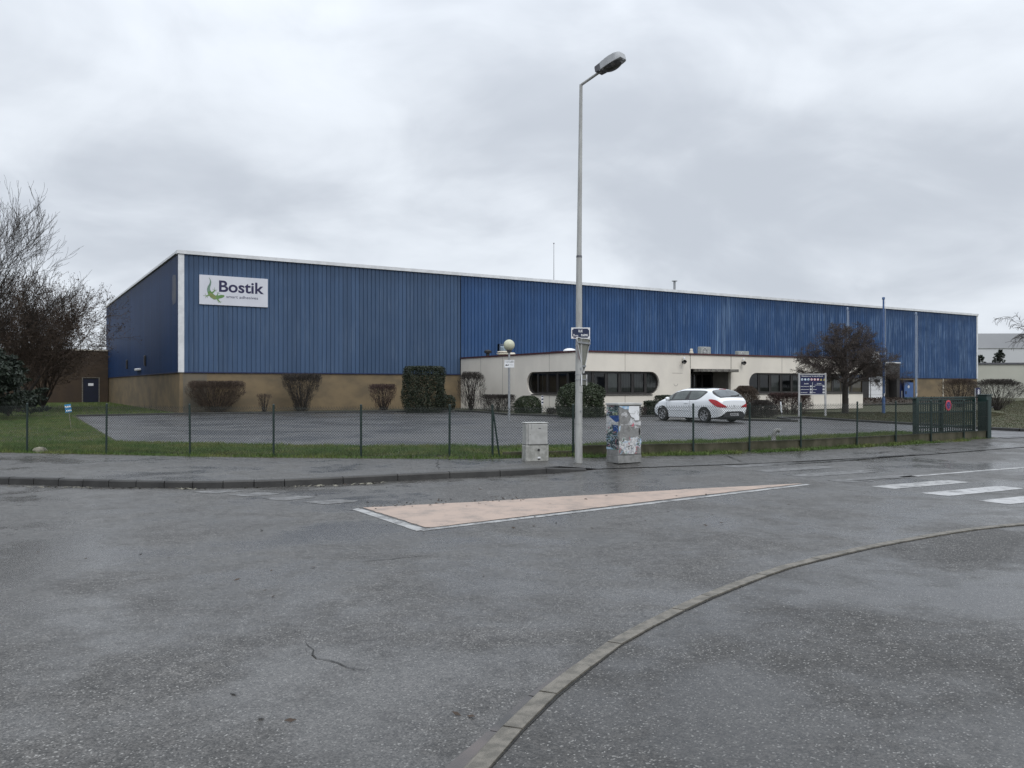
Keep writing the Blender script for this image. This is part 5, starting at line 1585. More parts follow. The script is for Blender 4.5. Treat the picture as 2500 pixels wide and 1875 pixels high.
MB().box(-0.105, 0.105, -0.014, -0.0125, 0.80, 0.86, 0, LMx).box(-0.08, 0.105, -0.014, -0.0125, 0.66, 0.71, 0, LMx).build('stripe', MT['white'], ls)
bm_ = thing('bed_marker', 'small blue and white striped marker board beside the clipped green hedge', 'marker', ground_at(1324, 1011) + (0,), math.radians(40))
MB().box(-0.07, 0.07, -0.01, 0.01, 0.55, 1.05).build('board', MT['white'], bm_)
MB().box(-0.07, 0.07, -0.013, -0.0105, 0.62, 0.70).box(-0.07, 0.07, -0.013, -0.0105, 0.80, 0.88).box(-0.07, 0.07, -0.013, -0.0105, 0.97, 1.03).build('stripe', MT['board_blue'], bm_)
MB().tube([(0, 0.02, -0.05), (0, 0.02, 0.9)], 0.02, 6).build('post', MT['galv'], bm_)
st_ = MB()
r2 = random.Random(9)
rings = []
for z, s_ in ((-0.03, 1.0), (0.05, 1.0), (0.11, 0.75), (0.13, 0.3)):
    rings.append([(s_ * (0.17 + r2.uniform(-0.03, 0.03)) * math.cos(a), s_ * (0.09 + r2.uniform(-0.02, 0.02)) * math.sin(a), z + r2.uniform(-0.01, 0.01)) for a in np.linspace(0, 2 * math.pi, 10)[:-1]])
st_.rings(rings)
o_ = st_.build('stone', MT['stone'])
o_.location = (-11.35, 20.05, 0)
tag(o_, 'pale stone lying in the grass at the foot of the fence', 'stone')

# ================================================================== CAR (local: +x forward, +y left side)
#        x      zbot  ysill  zmid ymid   zbelt ybelt  zroofE yroofE  zroof
CST = [(-2.13, 0.40, 0.60, 0.60, 0.76, 0.86, 0.72, 0.95, 0.60, 0.97),
       (-2.06, 0.30, 0.74, 0.60, 0.85, 0.92, 0.81, 1.02, 0.66, 1.04),
       (-1.90, 0.25, 0.82, 0.60, 0.89, 0.97, 0.86, 1.16, 0.69, 1.20),
       (-1.60, 0.22, 0.85, 0.60, 0.905, 0.98, 0.885, 1.345, 0.665, 1.41),
       (-1.30, 0.20, 0.86, 0.60, 0.905, 0.97, 0.89, 1.405, 0.635, 1.475),
       (-0.60, 0.20, 0.86, 0.60, 0.905, 0.95, 0.89, 1.43, 0.60, 1.495),
       (0.10, 0.20, 0.86, 0.60, 0.905, 0.93, 0.885, 1.425, 0.60, 1.495),
       (0.60, 0.20, 0.86, 0.60, 0.905, 0.915, 0.88, 1.36, 0.60, 1.435),
       (1.00, 0.20, 0.86, 0.60, 0.90, 0.905, 0.87, 1.19, 0.63, 1.26),
       (1.35, 0.20, 0.86, 0.60, 0.895, 0.90, 0.855, 1.02, 0.69, 1.07),
       (1.70, 0.22, 0.82, 0.58, 0.87, 0.84, 0.80, 0.89, 0.67, 0.935),
       (2.00, 0.24, 0.74, 0.52, 0.79, 0.71, 0.71, 0.755, 0.58, 0.795),
       (2.15, 0.32, 0.56, 0.48, 0.62, 0.58, 0.56, 0.61, 0.48, 0.63)]
CST = np.array(CST)


def hermite(xs, ys, x):
    i = int(np.clip(np.searchsorted(xs, x) - 1, 0, len(xs) - 2))
    h = xs[i + 1] - xs[i]; t = (x - xs[i]) / h
    def sl(k):
        if k <= 0: return (ys[1] - ys[0]) / (xs[1] - xs[0])
        if k >= len(xs) - 1: return (ys[-1] - ys[-2]) / (xs[-1] - xs[-2])
        a = (ys[k] - ys[k - 1]) / (xs[k] - xs[k - 1]); b = (ys[k + 1] - ys[k]) / (xs[k + 1] - xs[k])
        return 0.0 if a * b <= 0 else 2 * a * b / (a + b)
    m0, m1 = sl(i), sl(i + 1)
    return (2 * t ** 3 - 3 * t * t + 1) * ys[i] + (t ** 3 - 2 * t * t + t) * h * m0 + (-2 * t ** 3 + 3 * t * t) * ys[i + 1] + (t ** 3 - t * t) * h * m1


def csec(x):
    q = [hermite(CST[:, 0], CST[:, k], x) for k in range(1, 10)]
    zb, ys_, zm, ym, zt, yt, zr, yr, zc = q
    return [(ys_, zb), (ym, zm), (yt, zt), (yr, zr), (0.0, zc)]


def csurf(x, v, off=0.0):
    P = csec(x)
    v = min(max(v, 0.0), 4.0)
    i = min(int(v), 3); t = v - i
    # rounded shoulders: straight in the middle, curved at the corners
    Q = [np.array(p) for p in P]
    Pm = Q[max(i - 1, 0)] if i > 0 else Q[0] * 2 - Q[1]
    Pn = Q[i + 2] if i + 2 < 5 else np.array([-Q[3][0], Q[3][1]])
    a, b = Q[i], Q[i + 1]
    m0, m1 = (b - Pm) * 0.32, (Pn - a) * 0.32
    p = (2 * t ** 3 - 3 * t * t + 1) * a + (t ** 3 - 2 * t * t + t) * m0 + (-2 * t ** 3 + 3 * t * t) * b + (t ** 3 - t * t) * m1
    return np.array([x, p[0], p[1]])


def cpoint(x, v, off, side=1):
    e = 0.01
    p = csurf(x, v)
    if off:
        du = csurf(x + e, v) - csurf(x - e, v); dv = csurf(x, min(v + e, 4)) - csurf(x, max(v - e, 0))
        n = np.cross(dv, du)
        n /= max(np.linalg.norm(n), 1e-9)
        if n[1] < 0 and n[2] < 0.2: n = -n
        if n[2] < -0.2: n = -n
        p = p + n * off
    return (p[0], p[1] * side, p[2])

carx, cary = ground_at(1722, 1032.0, 0)
hd = math.radians(90 + 32.7)
# rear left wheel stands at local (-1.25, 0.78)
rot = Matrix.Rotation(hd, 4, 'Z')
off_ = rot @ Vector((-1.25, 0.82, 0))
car = thing('parked_car', 'white hatchback parked in the yard with its rear towards the fence', 'car', (carx - off_.x, cary - off_.y, 0.004), hd)
xs_ = list(np.linspace(-2.13, 2.15, 66)); vs_ = list(np.linspace(0, 4, 29))
bmv, bmf = [], []
for sgn in (1, -1):
    b0 = len(bmv)
    for x in xs_:
        for v in vs_:
            bmv.append(cpoint(x, v, 0, sgn))
    nv = len(vs_)
    for i in range(len(xs_) - 1):
        for j in range(nv - 1):
            f = (b0 + i * nv + j, b0 + (i + 1) * nv + j, b0 + (i + 1) * nv + j + 1, b0 + i * nv + j + 1)
            bmf.append(f if sgn > 0 else f[::-1])
body = MB(); body.add(bmv, bmf)
for x in (-2.13, 2.15):
    ring = [cpoint(x, v, 0, 1) for v in vs_] + [cpoint(x, v, 0, -1) for v in vs_[::-1][1:]]
    body.add(ring, [tuple(range(len(ring)))])
bo = body.build('body', MT['car_white'], car, True)
under = MB().box(-2.0, 2.0, -0.80, 0.80, 0.17, 0.34, bev=0.03).box(-1.9, -1.5, -0.35, 0.35, 0.14, 0.2)
under.build('underbody', MT['car_black'], car)


def patch(name, fn, mat, nu=14, nv=6, off=0.006, parent=None, both=True):
    """part lying on the car surface; fn(u, w) -> (x, v)"""
    objs = []
    for sgn in ((1, -1) if both else (1,)):
        mb = MB(); P = []
        for i in range(nu + 1):
            for j in range(nv + 1):
                x, v = fn(i / nu, j / nv)
                P.append(cpoint(x, v, off, sgn))
        mb.add(P, [(i * (nv + 1) + j, (i + 1) * (nv + 1) + j, (i + 1) * (nv + 1) + j + 1, i * (nv + 1) + j + 1) for i in range(nu) for j in range(nv)])
        objs.append(mb.build(name, mat, parent or car, True))
    return objs


def side_band(x0, x1, lo, hi):
    """window area with rounded rear corner; x0 rear, x1 front"""
    def fn(u, w):
        x = x0 + (x1 - x0) * u
        return x, lo(x) + (hi(x) - lo(x)) * w
    return fn
lo_ = lambda x: 2.08 + (max(0, (-0.72 - x)) / 0.58) ** 1.7 * 0.66
def hi_(x):
    h = 2.86
    if x < -1.08: h -= ((-1.08 - x) / 0.22) ** 2 * 0.10
    return max(h, lo_(x) + 0.001)
fr_o = patch('side_window', side_band(-1.30, 1.18, lo_, hi_), MT['car_black'], 40, 6, 0.004)
for k, sgn in enumerate((1, -1)):
    for x0, x1 in ((-1.16, -0.30), (-0.06, 0.74), (0.80, 1.02)):
        mb = MB(); P = []
        nu, nv = 16, 5
        for i in range(nu + 1):
            for j in range(nv + 1):
                w = j / nv
                xx = x0 + (x1 - x0) * i / nu
                a, b = lo_(xx) + 0.09, hi_(xx) - 0.08
                sh = -0.12 * w if x0 > -0.5 and i == 0 else 0
                P.append(cpoint(xx - 0.16 * w * (1 if x0 > -0.7 and x1 < 0.78 else 0) + 0.0, max(a + (b - a) * w, a), 0.008, sgn))
        mb.add(P, [(i * (nv + 1) + j, (i + 1) * (nv + 1) + j, (i + 1) * (nv + 1) + j + 1, i * (nv + 1) + j + 1) for i in range(nu) for j in range(nv)])
        mb.build('pane', pbr('side glass', (0.030, 0.042, 0.040), (0.075, 0.09, 0.085), 2.6, 0.06, spec=0.8) if k == 0 and x0 < -1 else bpy.data.materials.get('side glass'), fr_o[k], True)
patch('windscreen', lambda u, w: (0.48 + (1.26 - 0.48) * w, 3.1 + 0.9 * u), bpy.data.materials['side glass'], 8, 10, 0.006)
# rear window: dark surround and glass, one mesh across both halves
def rear_patch(name, xa, xb, vmin, mat, off, rnd=0.0):
    mb = MB()
    nu, nv = 12, 20
    P = []
    for i in range(nu + 1):
        x = xa + (xb - xa) * i / nu
        e = abs(2 * i / nu - 1) ** 3 * rnd
        for j in range(nv + 1):
            s = 2 * j / nv - 1
            v = 4 - (4 - vmin - e) * abs(s)
            P.append(cpoint(x, v, off, 1 if s >= 0 else -1))
    mb.add(P, [(i * (nv + 1) + j, (i + 1) * (nv + 1) + j, (i + 1) * (nv + 1) + j + 1, i * (nv + 1) + j + 1) for i in range(nu) for j in range(nv)])
    return mb.build(name, mat, car, True)
rw = rear_patch('rear_window', -2.0, -1.50, 2.70, MT['car_black'], 0.005, 0.30)
g_ = rear_patch('pane', -1.97, -1.54, 2.93, pbr('rear glass', (0.10, 0.115, 0.125), (0.05, 0.058, 0.064), 1.7, 0.08, spec=0.8), 0.009, 0.2); g_.parent = rw
wp_ = MB(); wp_.tube([cpoint(-1.95, 3.6, 0.02, -1), cpoint(-1.86, 3.2, 0.025, -1)], 0.016, 6).tube([cpoint(-1.95, 3.95, 0.02, -1), cpoint(-1.92, 3.3, 0.022, -1)], 0.011, 6)
wp_.build('wiper', MT['black'], car)
MB().box(-1.50, -1.44, -0.2, 0.2, 1.435, 1.46, bev=0.005).build('brake_light', MT['tail_red'], car)
# tail lamps: pointed leaf shape wrapping from the rear face to the wing
for sgn in (1, -1):
    mb = MB(); P = []
    nu = 14
    for i in range(nu + 1):
        t = i / nu
        x = -1.52 - 0.59 * t
        vc = 2.02 - 0.47 * t
        hw = 0.34 * math.sin(math.pi * min(1, 0.05 + t * 0.66)) ** 0.9
        for j in range(5):
            P.append(cpoint(x, vc + hw * (j / 2 - 1), 0.016, sgn))
    mb.add(P, [(i * 5 + j, (i + 1) * 5 + j, (i + 1) * 5 + j + 1, i * 5 + j + 1) for i in range(nu) for j in range(4)])
    vc = 1.55; hw = 0.34 * math.sin(math.pi * 0.71) ** 0.9
    qa, qb = cpoint(-2.11, vc + hw, 0.016, sgn), cpoint(-2.11, vc - hw, 0.016, sgn)
    mb.add([qa, (-2.143, sgn * 0.725, 0.825), (-2.143, sgn * 0.745, 0.665), qb], [(0, 1, 2, 3)])
    mb.add([(-2.143, sgn * 0.725, 0.825), (-2.143, sgn * 0.745, 0.665), (-2.143, sgn * 0.40, 0.672), (-2.143, sgn * 0.50, 0.735)], [(0, 1, 2, 3)])
    mb.build('tail_light', MT['tail_red'], car, True)
# rear face: diffuser, plate, badge strip
db = MB()
db.prism([(-0.66, 0.26), (0.66, 0.26), (0.64, 0.36), (0.52, 0.47), (0.40, 0.50), (-0.40, 0.50), (-0.52, 0.47), (-0.64, 0.36)], 0.05, 0, wall_frame((-2.10, 0, 0), (0, -1, 0), (-1, 0, 0)))
db.build('bumper_insert', MT['car_black'], car)
npm = wall_frame((-2.153, 0, 0), (0, -1, 0), (-1, 0, 0))
npl = MB().box(-0.26, 0.26, 0.31, 0.42, 0, 0.008, 0, npm).build('number_plate', pbr('dull plate', (0.34, 0.34, 0.35), (0.27, 0.27, 0.28), 9, 0.5), car)
tx = MB(); x = -0.21
for w in (0.045, 0.045, 0.02, 0.045, 0.045, 0.045, 0.02, 0.045, 0.045):
    if w > 0.03: tx.box(x, x + w - 0.01, 0.335, 0.395, 0.008, 0.009, 0, npm); tx.box(x + 0.012, x + w - 0.022, 0.35, 0.38, 0.009, 0.0095, 1, npm)
    x += w
tx.build('lettering', [MT['car_black'], MT['alloy']], npl, fix=False)
bg_ = MB(); bg_.prism([(-0.02, 0.69), (0.02, 0.69), (0.035, 0.71), (0.0, 0.78), (-0.012, 0.76), (-0.005, 0.72)], 0.012, 0, wall_frame((-2.135, 0, 0), (0, -1, 0), (-1, 0, 0)))
bg_.build('badge', MT['alloy'], car)
tl_ = MB()
for z0_, z1_ in ((0.635, 0.642),):
    tl_.box(-2.137, -2.12, -0.6, 0.6, z0_, z1_)
tl_.build('boot_seam', MT['lamp_dark'], car)
# wheels and arches
for wx in (-1.25, 1.36):
    for sgn in (1, -1):
        Mx = Matrix.Translation((wx, sgn * 0.80, 0.315)) @ Matrix.Rotation(-sgn * math.pi / 2, 4, 'X')
        yo = abs(csurf(wx, 1.0)[1])
        arch = MB()
        ring = [(0.375 * math.cos(a), 0.375 * math.sin(a)) for a in np.linspace(-0.35, math.pi + 0.35, 24)]
        Pa = []
        for a in np.linspace(-0.45, math.pi + 0.45, 26):
            for r_c in (0.0, 0.20, 0.38):
                xx, zz_ = wx + r_c * math.cos(a), 0.315 + r_c * math.sin(a)
                # y on the body side at that height
                vv = np.linspace(0, 2, 21); zs = [csurf(xx, q)[2] for q in vv]
                yy = csurf(xx, float(np.interp(zz_, zs, vv)))[1] + 0.004
                Pa.append((xx, sgn * yy, zz_))
        arch.add(Pa, [(i * 3 + j, (i + 1) * 3 + j, (i + 1) * 3 + j + 1, i * 3 + j + 1) for i in range(25) for j in range(2)])
        arch.build('wheel_arch', MT['black'], car)
        wh = MB().lathe([(0.20, -0.10), (0.29, -0.105), (0.313, -0.08), (0.317, 0.0), (0.313, 0.09), (0.285, 0.12), (0.215, 0.118), (0.20, 0.05)], 32, 0, Mx).build('wheel', MT['tyre'], car, True)
        sp_ = MB()
        for k in range(6):
            Rk = Mx @ Matrix.Rotation(k * math.pi / 3 + 0.3, 4, 'Z')
            sp_.add([(0.03, -0.022, 0.105), (0.20, -0.030, 0.12), (0.20, 0.030, 0.12), (0.03, 0.022, 0.105), (0.03, -0.022, 0.06), (0.20, -0.030, 0.06), (0.20, 0.030, 0.06), (0.03, 0.022, 0.06)], [(0, 1, 2, 3), (0, 4, 5, 1), (3, 2, 6, 7), (1, 5, 6, 2)], 0, Rk)
        sp_.lathe([(0.055, 0.05), (0.055, 0.11), (0.03, 0.118), (0, 0.118)], 16, 0, Mx)
        sp_.lathe([(0.224, 0.112), (0.215, 0.126), (0.196, 0.12), (0.196, 0.09)], 32, 0, Mx, False)
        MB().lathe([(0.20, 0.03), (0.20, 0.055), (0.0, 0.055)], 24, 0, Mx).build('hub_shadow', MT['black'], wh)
        sp_.build('rim', MT['alloy'], wh)
# doors: seams, handles, mirrors, rubbing strip
sm = MB()
for sgn in (1, -1):
    for xd in (-0.42, 1.05):
        P = [cpoint(xd + 0.02 * v, v, 0.003, sgn) for v in np.linspace(0.2, 2.1, 10)]
        sm.tube(P, 0.004, 4)
sm.build('door_seam', MT['lamp_dark'], car)
for sgn in (1, -1):
    p = cpoint(-0.28, 1.72, 0.02, sgn); q = cpoint(-0.06, 1.73, 0.02, sgn)
    MB().tube([p, q], 0.016, 8).build('door_handle', MT['car_white'], car, True)
    a = cpoint(0.92, 2.12, 0.0, sgn)
    Mm = Matrix.Translation((a[0] + 0.03, a[1] + sgn * 0.11, a[2] + 0.07))
    MB().rings([[(s_ * 0.07 * math.cos(t), yy, s_ * 0.085 * math.sin(t)) for t in np.linspace(0, 2 * math.pi, 13)[:-1]] for yy, s_ in ((-0.10, 0.5), (-0.07, 0.9), (0.0, 1.0), (0.07, 0.9), (0.10, 0.5))], 0, Mm).build('mirror', MT['car_white'], car, True)
    MB().tube([cpoint(-0.35, 0.72, 0.004, sgn), cpoint(1.0, 0.72, 0.004, sgn)], 0.012, 6).build('side_moulding', pbr('moulding', (0.62, 0.64, 0.66), None, 1, 0.4) if sgn > 0 else bpy.data.materials['moulding'], car)
MB().tube([(-1.05, 0, 1.48), (-1.2, 0, 1.62)], [0.012, 0.005], 6).build('aerial', MT['black'], car)
MB().rings([[(x, y, z) for x, y, z in ((-0.95, -0.42, 1.487), (0.15, -0.42, 1.49), (0.15, 0.42, 1.49), (-0.95, 0.42, 1.487))], [(x, y, z) for x, y, z in ((-0.95, -0.42, 1.5), (0.15, -0.42, 1.503), (0.15, 0.42, 1.503), (-0.95, 0.42, 1.5))]]).build('sunroof', MT['car_black'], car)
hl = patch('headlight', lambda u, w: (1.72 + 0.33 * u, 1.75 + (0.55 - 0.2 * u) * w), MT['alloy'], 8, 4, 0.006)

# ================================================================== VEGETATION
def vec_rand(r):
    while True:
        v = Vector((r.uniform(-1, 1), r.uniform(-1, 1), r.uniform(-1, 1)))
        if 0.05 < v.length < 1:
            return v.normalized()


def grow(segs, tips, p, d, L, r, lvl, P, R):
    n = P['n'][lvl]
    step = L / n
    last = lvl == len(P['n']) - 1
    for i in range(n):
        d = (d + vec_rand(R) * P['jit'][lvl] + Vector((0, 0, 1)) * P['up'][lvl]).normalized()
        q = p + d * step
        ra = r * (1 - 0.75 * i / n); rb = r * (1 - 0.75 * (i + 1) / n)
        segs.append((*p, *q, max(ra, P['rmin']), max(rb, P['rmin'])))
        if not last and (i + 1) / n >= P['start'][lvl]:
            k = P['kids'][lvl]
            k = int(k) + (1 if R.random() < k - int(k) else 0)
            for _ in range(k):
                ax = d.orthogonal().normalized()
                ax.rotate(Matrix.Rotation(R.uniform(0, 2 * math.pi), 3, d))
                c = d.copy(); c.rotate(Matrix.Rotation(P['ang'][lvl] * R.uniform(0.7, 1.3), 3, ax.cross(d).normalized()))
                grow(segs, tips, q, c, L * P['ratio'][lvl] * R.uniform(0.6, 1.15) * (1 - 0.35 * i / n), rb * P['rr'][lvl], lvl + 1, P, R)
        p = q
    tips.append((p.x, p.y, p.z))


def bare_tree(name, label, loc, trunks, P, seed, mats, k=4, leaves=None, group=None, cat='tree', extra=()):
    """trunks: (start, direction, length, radius); the trunk is the thickest wood, the crown the rest"""
    R = random.Random(seed)
    segs, tips = [], []
    for s, d, L, r in trunks:
        grow(segs, tips, Vector(s), Vector(d).normalized(), L, r, 0, P, R)
    segs += [(*p, *q, r0, r1) for p, q, r0, r1 in extra]
    segs = np.array(segs)
    t = thing(name, label, cat, loc, 0, group)
    th = P.get('trunk_r', 0.05)
    big = segs[:, 6] > th
    if big.any():
        v, f = seg_mesh(segs[big], 7); mesh_np('trunk', v, f, mats[0], t, True)
    v, f = seg_mesh(segs[~big], k); cr = mesh_np('crown', v, f, mats[1], t)
    if leaves:
        c = np.array(tips)
        c = np.repeat(c, leaves[0], 0) + rng.normal(0, leaves[1], (len(c) * leaves[0], 3))
        v, f = leaf_quads(c, leaves[2]); mesh_np('foliage', v, f, leaves[3], t)
    return t, len(segs)

# the spreading tree by the sign board
X, Y = ground_at(2063, 1010, 0)
PT = dict(n=[6, 7, 6, 5, 4], jit=[0.13, 0.20, 0.26, 0.32, 0.38], up=[-0.02, -0.01, -0.01, -0.03, -0.04], start=[0.25, 0.2, 0.15, 0.1], kids=[1.6, 1.5, 1.45, 1.0], ang=[0.62, 0.66, 0.7, 0.7], ratio=[0.60, 0.58, 0.56, 0.55], rr=[0.58, 0.55, 0.52, 0.5], rmin=0.0038, trunk_r=0.05)
LIMBS = [((0, 0, 1.5 + 0.05 * i), (math.cos(a), math.sin(a), e), L * 0.93, 0.075) for i, (a, e, L) in enumerate(((0.0, 0.45, 2.7), (0.5, 0.9, 2.2), (1.1, 0.7, 2.1), (1.8, 0.9, 2.0), (2.4, 0.7, 2.2), (2.9, 0.5, 2.5), (3.4, 0.55, 2.4), (3.9, 0.8, 2.2), (4.5, 0.6, 2.1), (5.1, 0.9, 2.0), (5.7, 0.6, 2.3), (0.3, 1.7, 2.3), (1.4, 2.0, 2.2), (2.6, 1.6, 2.3), (3.5, 1.8, 2.3), (4.4, 2.2, 2.3), (5.5, 1.8, 2.3), (1.0, 4.0, 2.3)))]
t, n = bare_tree('spreading_tree', 'bare spreading tree with dense twisted twigs in front of the office', (X, Y, 0), LIMBS, PT, 5, (MT['bark'], MT['twig_grey']), extra=[((0, 0, -0.15), (0.01, 0, 0.5), 0.21, 0.175), ((0.01, 0, 0.5), (0.0, 0.0, 1.5), 0.175, 0.165), ((0, 0, 1.5), (0.03, 0, 2.3), 0.165, 0.10), ((0.03, 0, 2.3), (0.06, 0.02, 3.0), 0.10, 0.06)])
print('spreading', n)

# tall bare tree at the left edge
PL = dict(n=[6, 8, 8, 6], jit=[0.05, 0.10, 0.15, 0.20], up=[0.07, 0.06, 0.07, 0.08], start=[0.3, 0.2, 0.12], kids=[1.6, 1.4, 1.2], ang=[0.55, 0.5, 0.42], ratio=[0.95, 0.55, 0.5], rr=[0.5, 0.5, 0.5], rmin=0.007, trunk_r=0.06)
t, n = bare_tree('tall_bare_tree', 'tall bare tree with fine upswept branches at the left edge', (-32.0, 47.0, 0), [((0, 0, -0.1), (0.03, 0, 1), 7.0, 0.2), ((0.1, 0, 1.6), (0.40, -0.1, 0.8), 6.8, 0.12), ((0.1, 0.1, 2.6), (0.52, 0.2, 0.75), 6.2, 0.1), ((0.0, 0, 2.2), (0.80, 0.1, 0.52), 5.5, 0.08), ((0.2, 0.1, 3.0), (0.3, 0.4, 0.8), 6.0, 0.09), ((0, 0, 1.8), (-0.5, 0.3, 0.8), 6.0, 0.12), ((0, 0, 2.0), (0.2, -0.4, 0.9), 6.4, 0.11)], PL, 11, (MT['bark'], MT['twig']), 3)
print('tall', n)
# brown twiggy trees behind it
PB = dict(n=[4, 6, 6, 5], jit=[0.1, 0.22, 0.3, 0.35], up=[0.06, 0.08, 0.06, 0.05], start=[0.2, 0.15, 0.1], kids=[2.2, 1.85, 1.7], ang=[0.65, 0.55, 0.55], ratio=[0.95, 0.6, 0.52], rr=[0.5, 0.5, 0.5], rmin=0.0075, trunk_r=0.08)
for i, (px, Y, h, lab, leaf) in enumerate(((45, 50, 0.93, 'brown bare tree with seed clusters between the pine and the warehouse gable', 2), (105, 56, 0.86, 'smaller brown bare tree with seed clusters touching the warehouse gable', 2), (-60, 53, 1.0, 'brown bare tree behind the dark pine at the left edge', 2))):
    X = (px - 1250) / FPX * Y
    tr_ = [((0, 0, -0.1), (0.05, 0, 1), 4.9 * h, 0.15 * h), ((0, 0, 0.2), (0.5, 0.1, 0.8), 5.2 * h, 0.11 * h), ((0, 0, 0.2), (-0.5, -0.2, 0.8), 5.2 * h, 0.11 * h), ((0, 0, 0.3), (0.1, -0.5, 0.8), 4.9 * h, 0.1 * h), ((0, 0, 0.5), (0.15, 0.3, 0.9), 5.0 * h, 0.1 * h)]
    t, n = bare_tree('seed_tree', lab, (X, Y, 0), tr_, PB, 21 + i, (MT['bark'], MT['twig_brown']), 3, (leaf, 0.06, 0.06, MT['leaf_dry']), 'brown trees at the left')
    print('brown', n)


# dark pine at the left edge
def conifer(name, label, loc, h, w, n_whorl, seed, mat, needle=0.11, dens=26, droop=0.15, group=None, tip_up=0.25, spread=1.0):
    R = random.Random(seed)
    t = thing(name, label, 'tree', loc, 0, group)
    segs, cs = [(0, 0, -0.1, 0, 0, h, h * 0.022, 0.012)], []
    for i in range(n_whorl):
        z = h * (0.10 + 0.87 * i / n_whorl)
        L0 = w * (1 - (z / h) ** 1.25) * R.uniform(0.85, 1.15) + 0.12
        for k in range(R.choice((5, 6, 7))):
            a = R.uniform(0, 2 * math.pi); L = L0 * R.uniform(0.65, 1.12)
            p = Vector((0, 0, z)); d = Vector((math.cos(a), math.sin(a), -droop)).normalized()
            m = max(3, int(L / 0.28))
            for q in range(m):
                d = (d + vec_rand(R) * 0.12 + Vector((0, 0, tip_up / m))).normalized()
                p2 = p + d * (L / m)
                segs.append((*p, *p2, 0.022 * (1 - q / m) + 0.006, 0.022 * (1 - (q + 1) / m) + 0.006))
                if q >= m * 0.25:
                    for _ in range(dens):
                        s = vec_rand(R) * R.uniform(0.02, 0.20 * w / 2 + 0.1) * spread * (1.1 - 0.3 * q / m)
                        cs.append((p2.x + s.x, p2.y + s.y, p2.z + s.z * 0.55))
                p = p2
    segs = np.array(segs); big = np.zeros(len(segs), bool); big[0] = True
    v, f = seg_mesh(segs, 5); mesh_np('trunk', v, f, MT['bark'], t)
    v, f = leaf_quads(np.array(cs), needle, np.array([[0, 0, 0.5]]), 2.4, 1.0); mesh_np('crown', v, f, mat, t)
    return t, len(cs)
for i, (px, Y, h, w, lab) in enumerate(((-75, 38.5, 5.0, 2.7, 'dark green pine standing on the lawn at the left edge'), (20, 43.0, 3.4, 1.8, 'lower dark pine beside the tall one at the left edge'))):
    X = (px - 1250) / FPX * Y
    t, n = conifer('pine_tree', lab, (X, Y, 0), h, w, 15 if i == 0 else 11, 40 + i, MT['needle'], 0.085, 60, 0.1, 'dark pines at the left', 0.35)
    print('pine', n)
for i, (px, top) in enumerate(((2393, 865), (2440, 850))):
    Y = 121.0
    X = (px - 1250) / FPX * Y
    h = EYE + (942 - top) / FPX * Y
    conifer('fir_tree', ('left of two dark firs behind the cream wall, half hidden by the warehouse', 'right of two dark firs behind the cream wall with upturned branches')[i], (X, Y, 0), h, 2.9, 13, 60 + i, MT['needle'], 0.16, 14, -0.1, 'firs behind the cream wall', 1.5, 0.55)


# ---- shrubs
def prof_pts(prof, h):
    return lambda t: float(np.interp(t, [p[0] for p in prof], [p[1] for p in prof]))


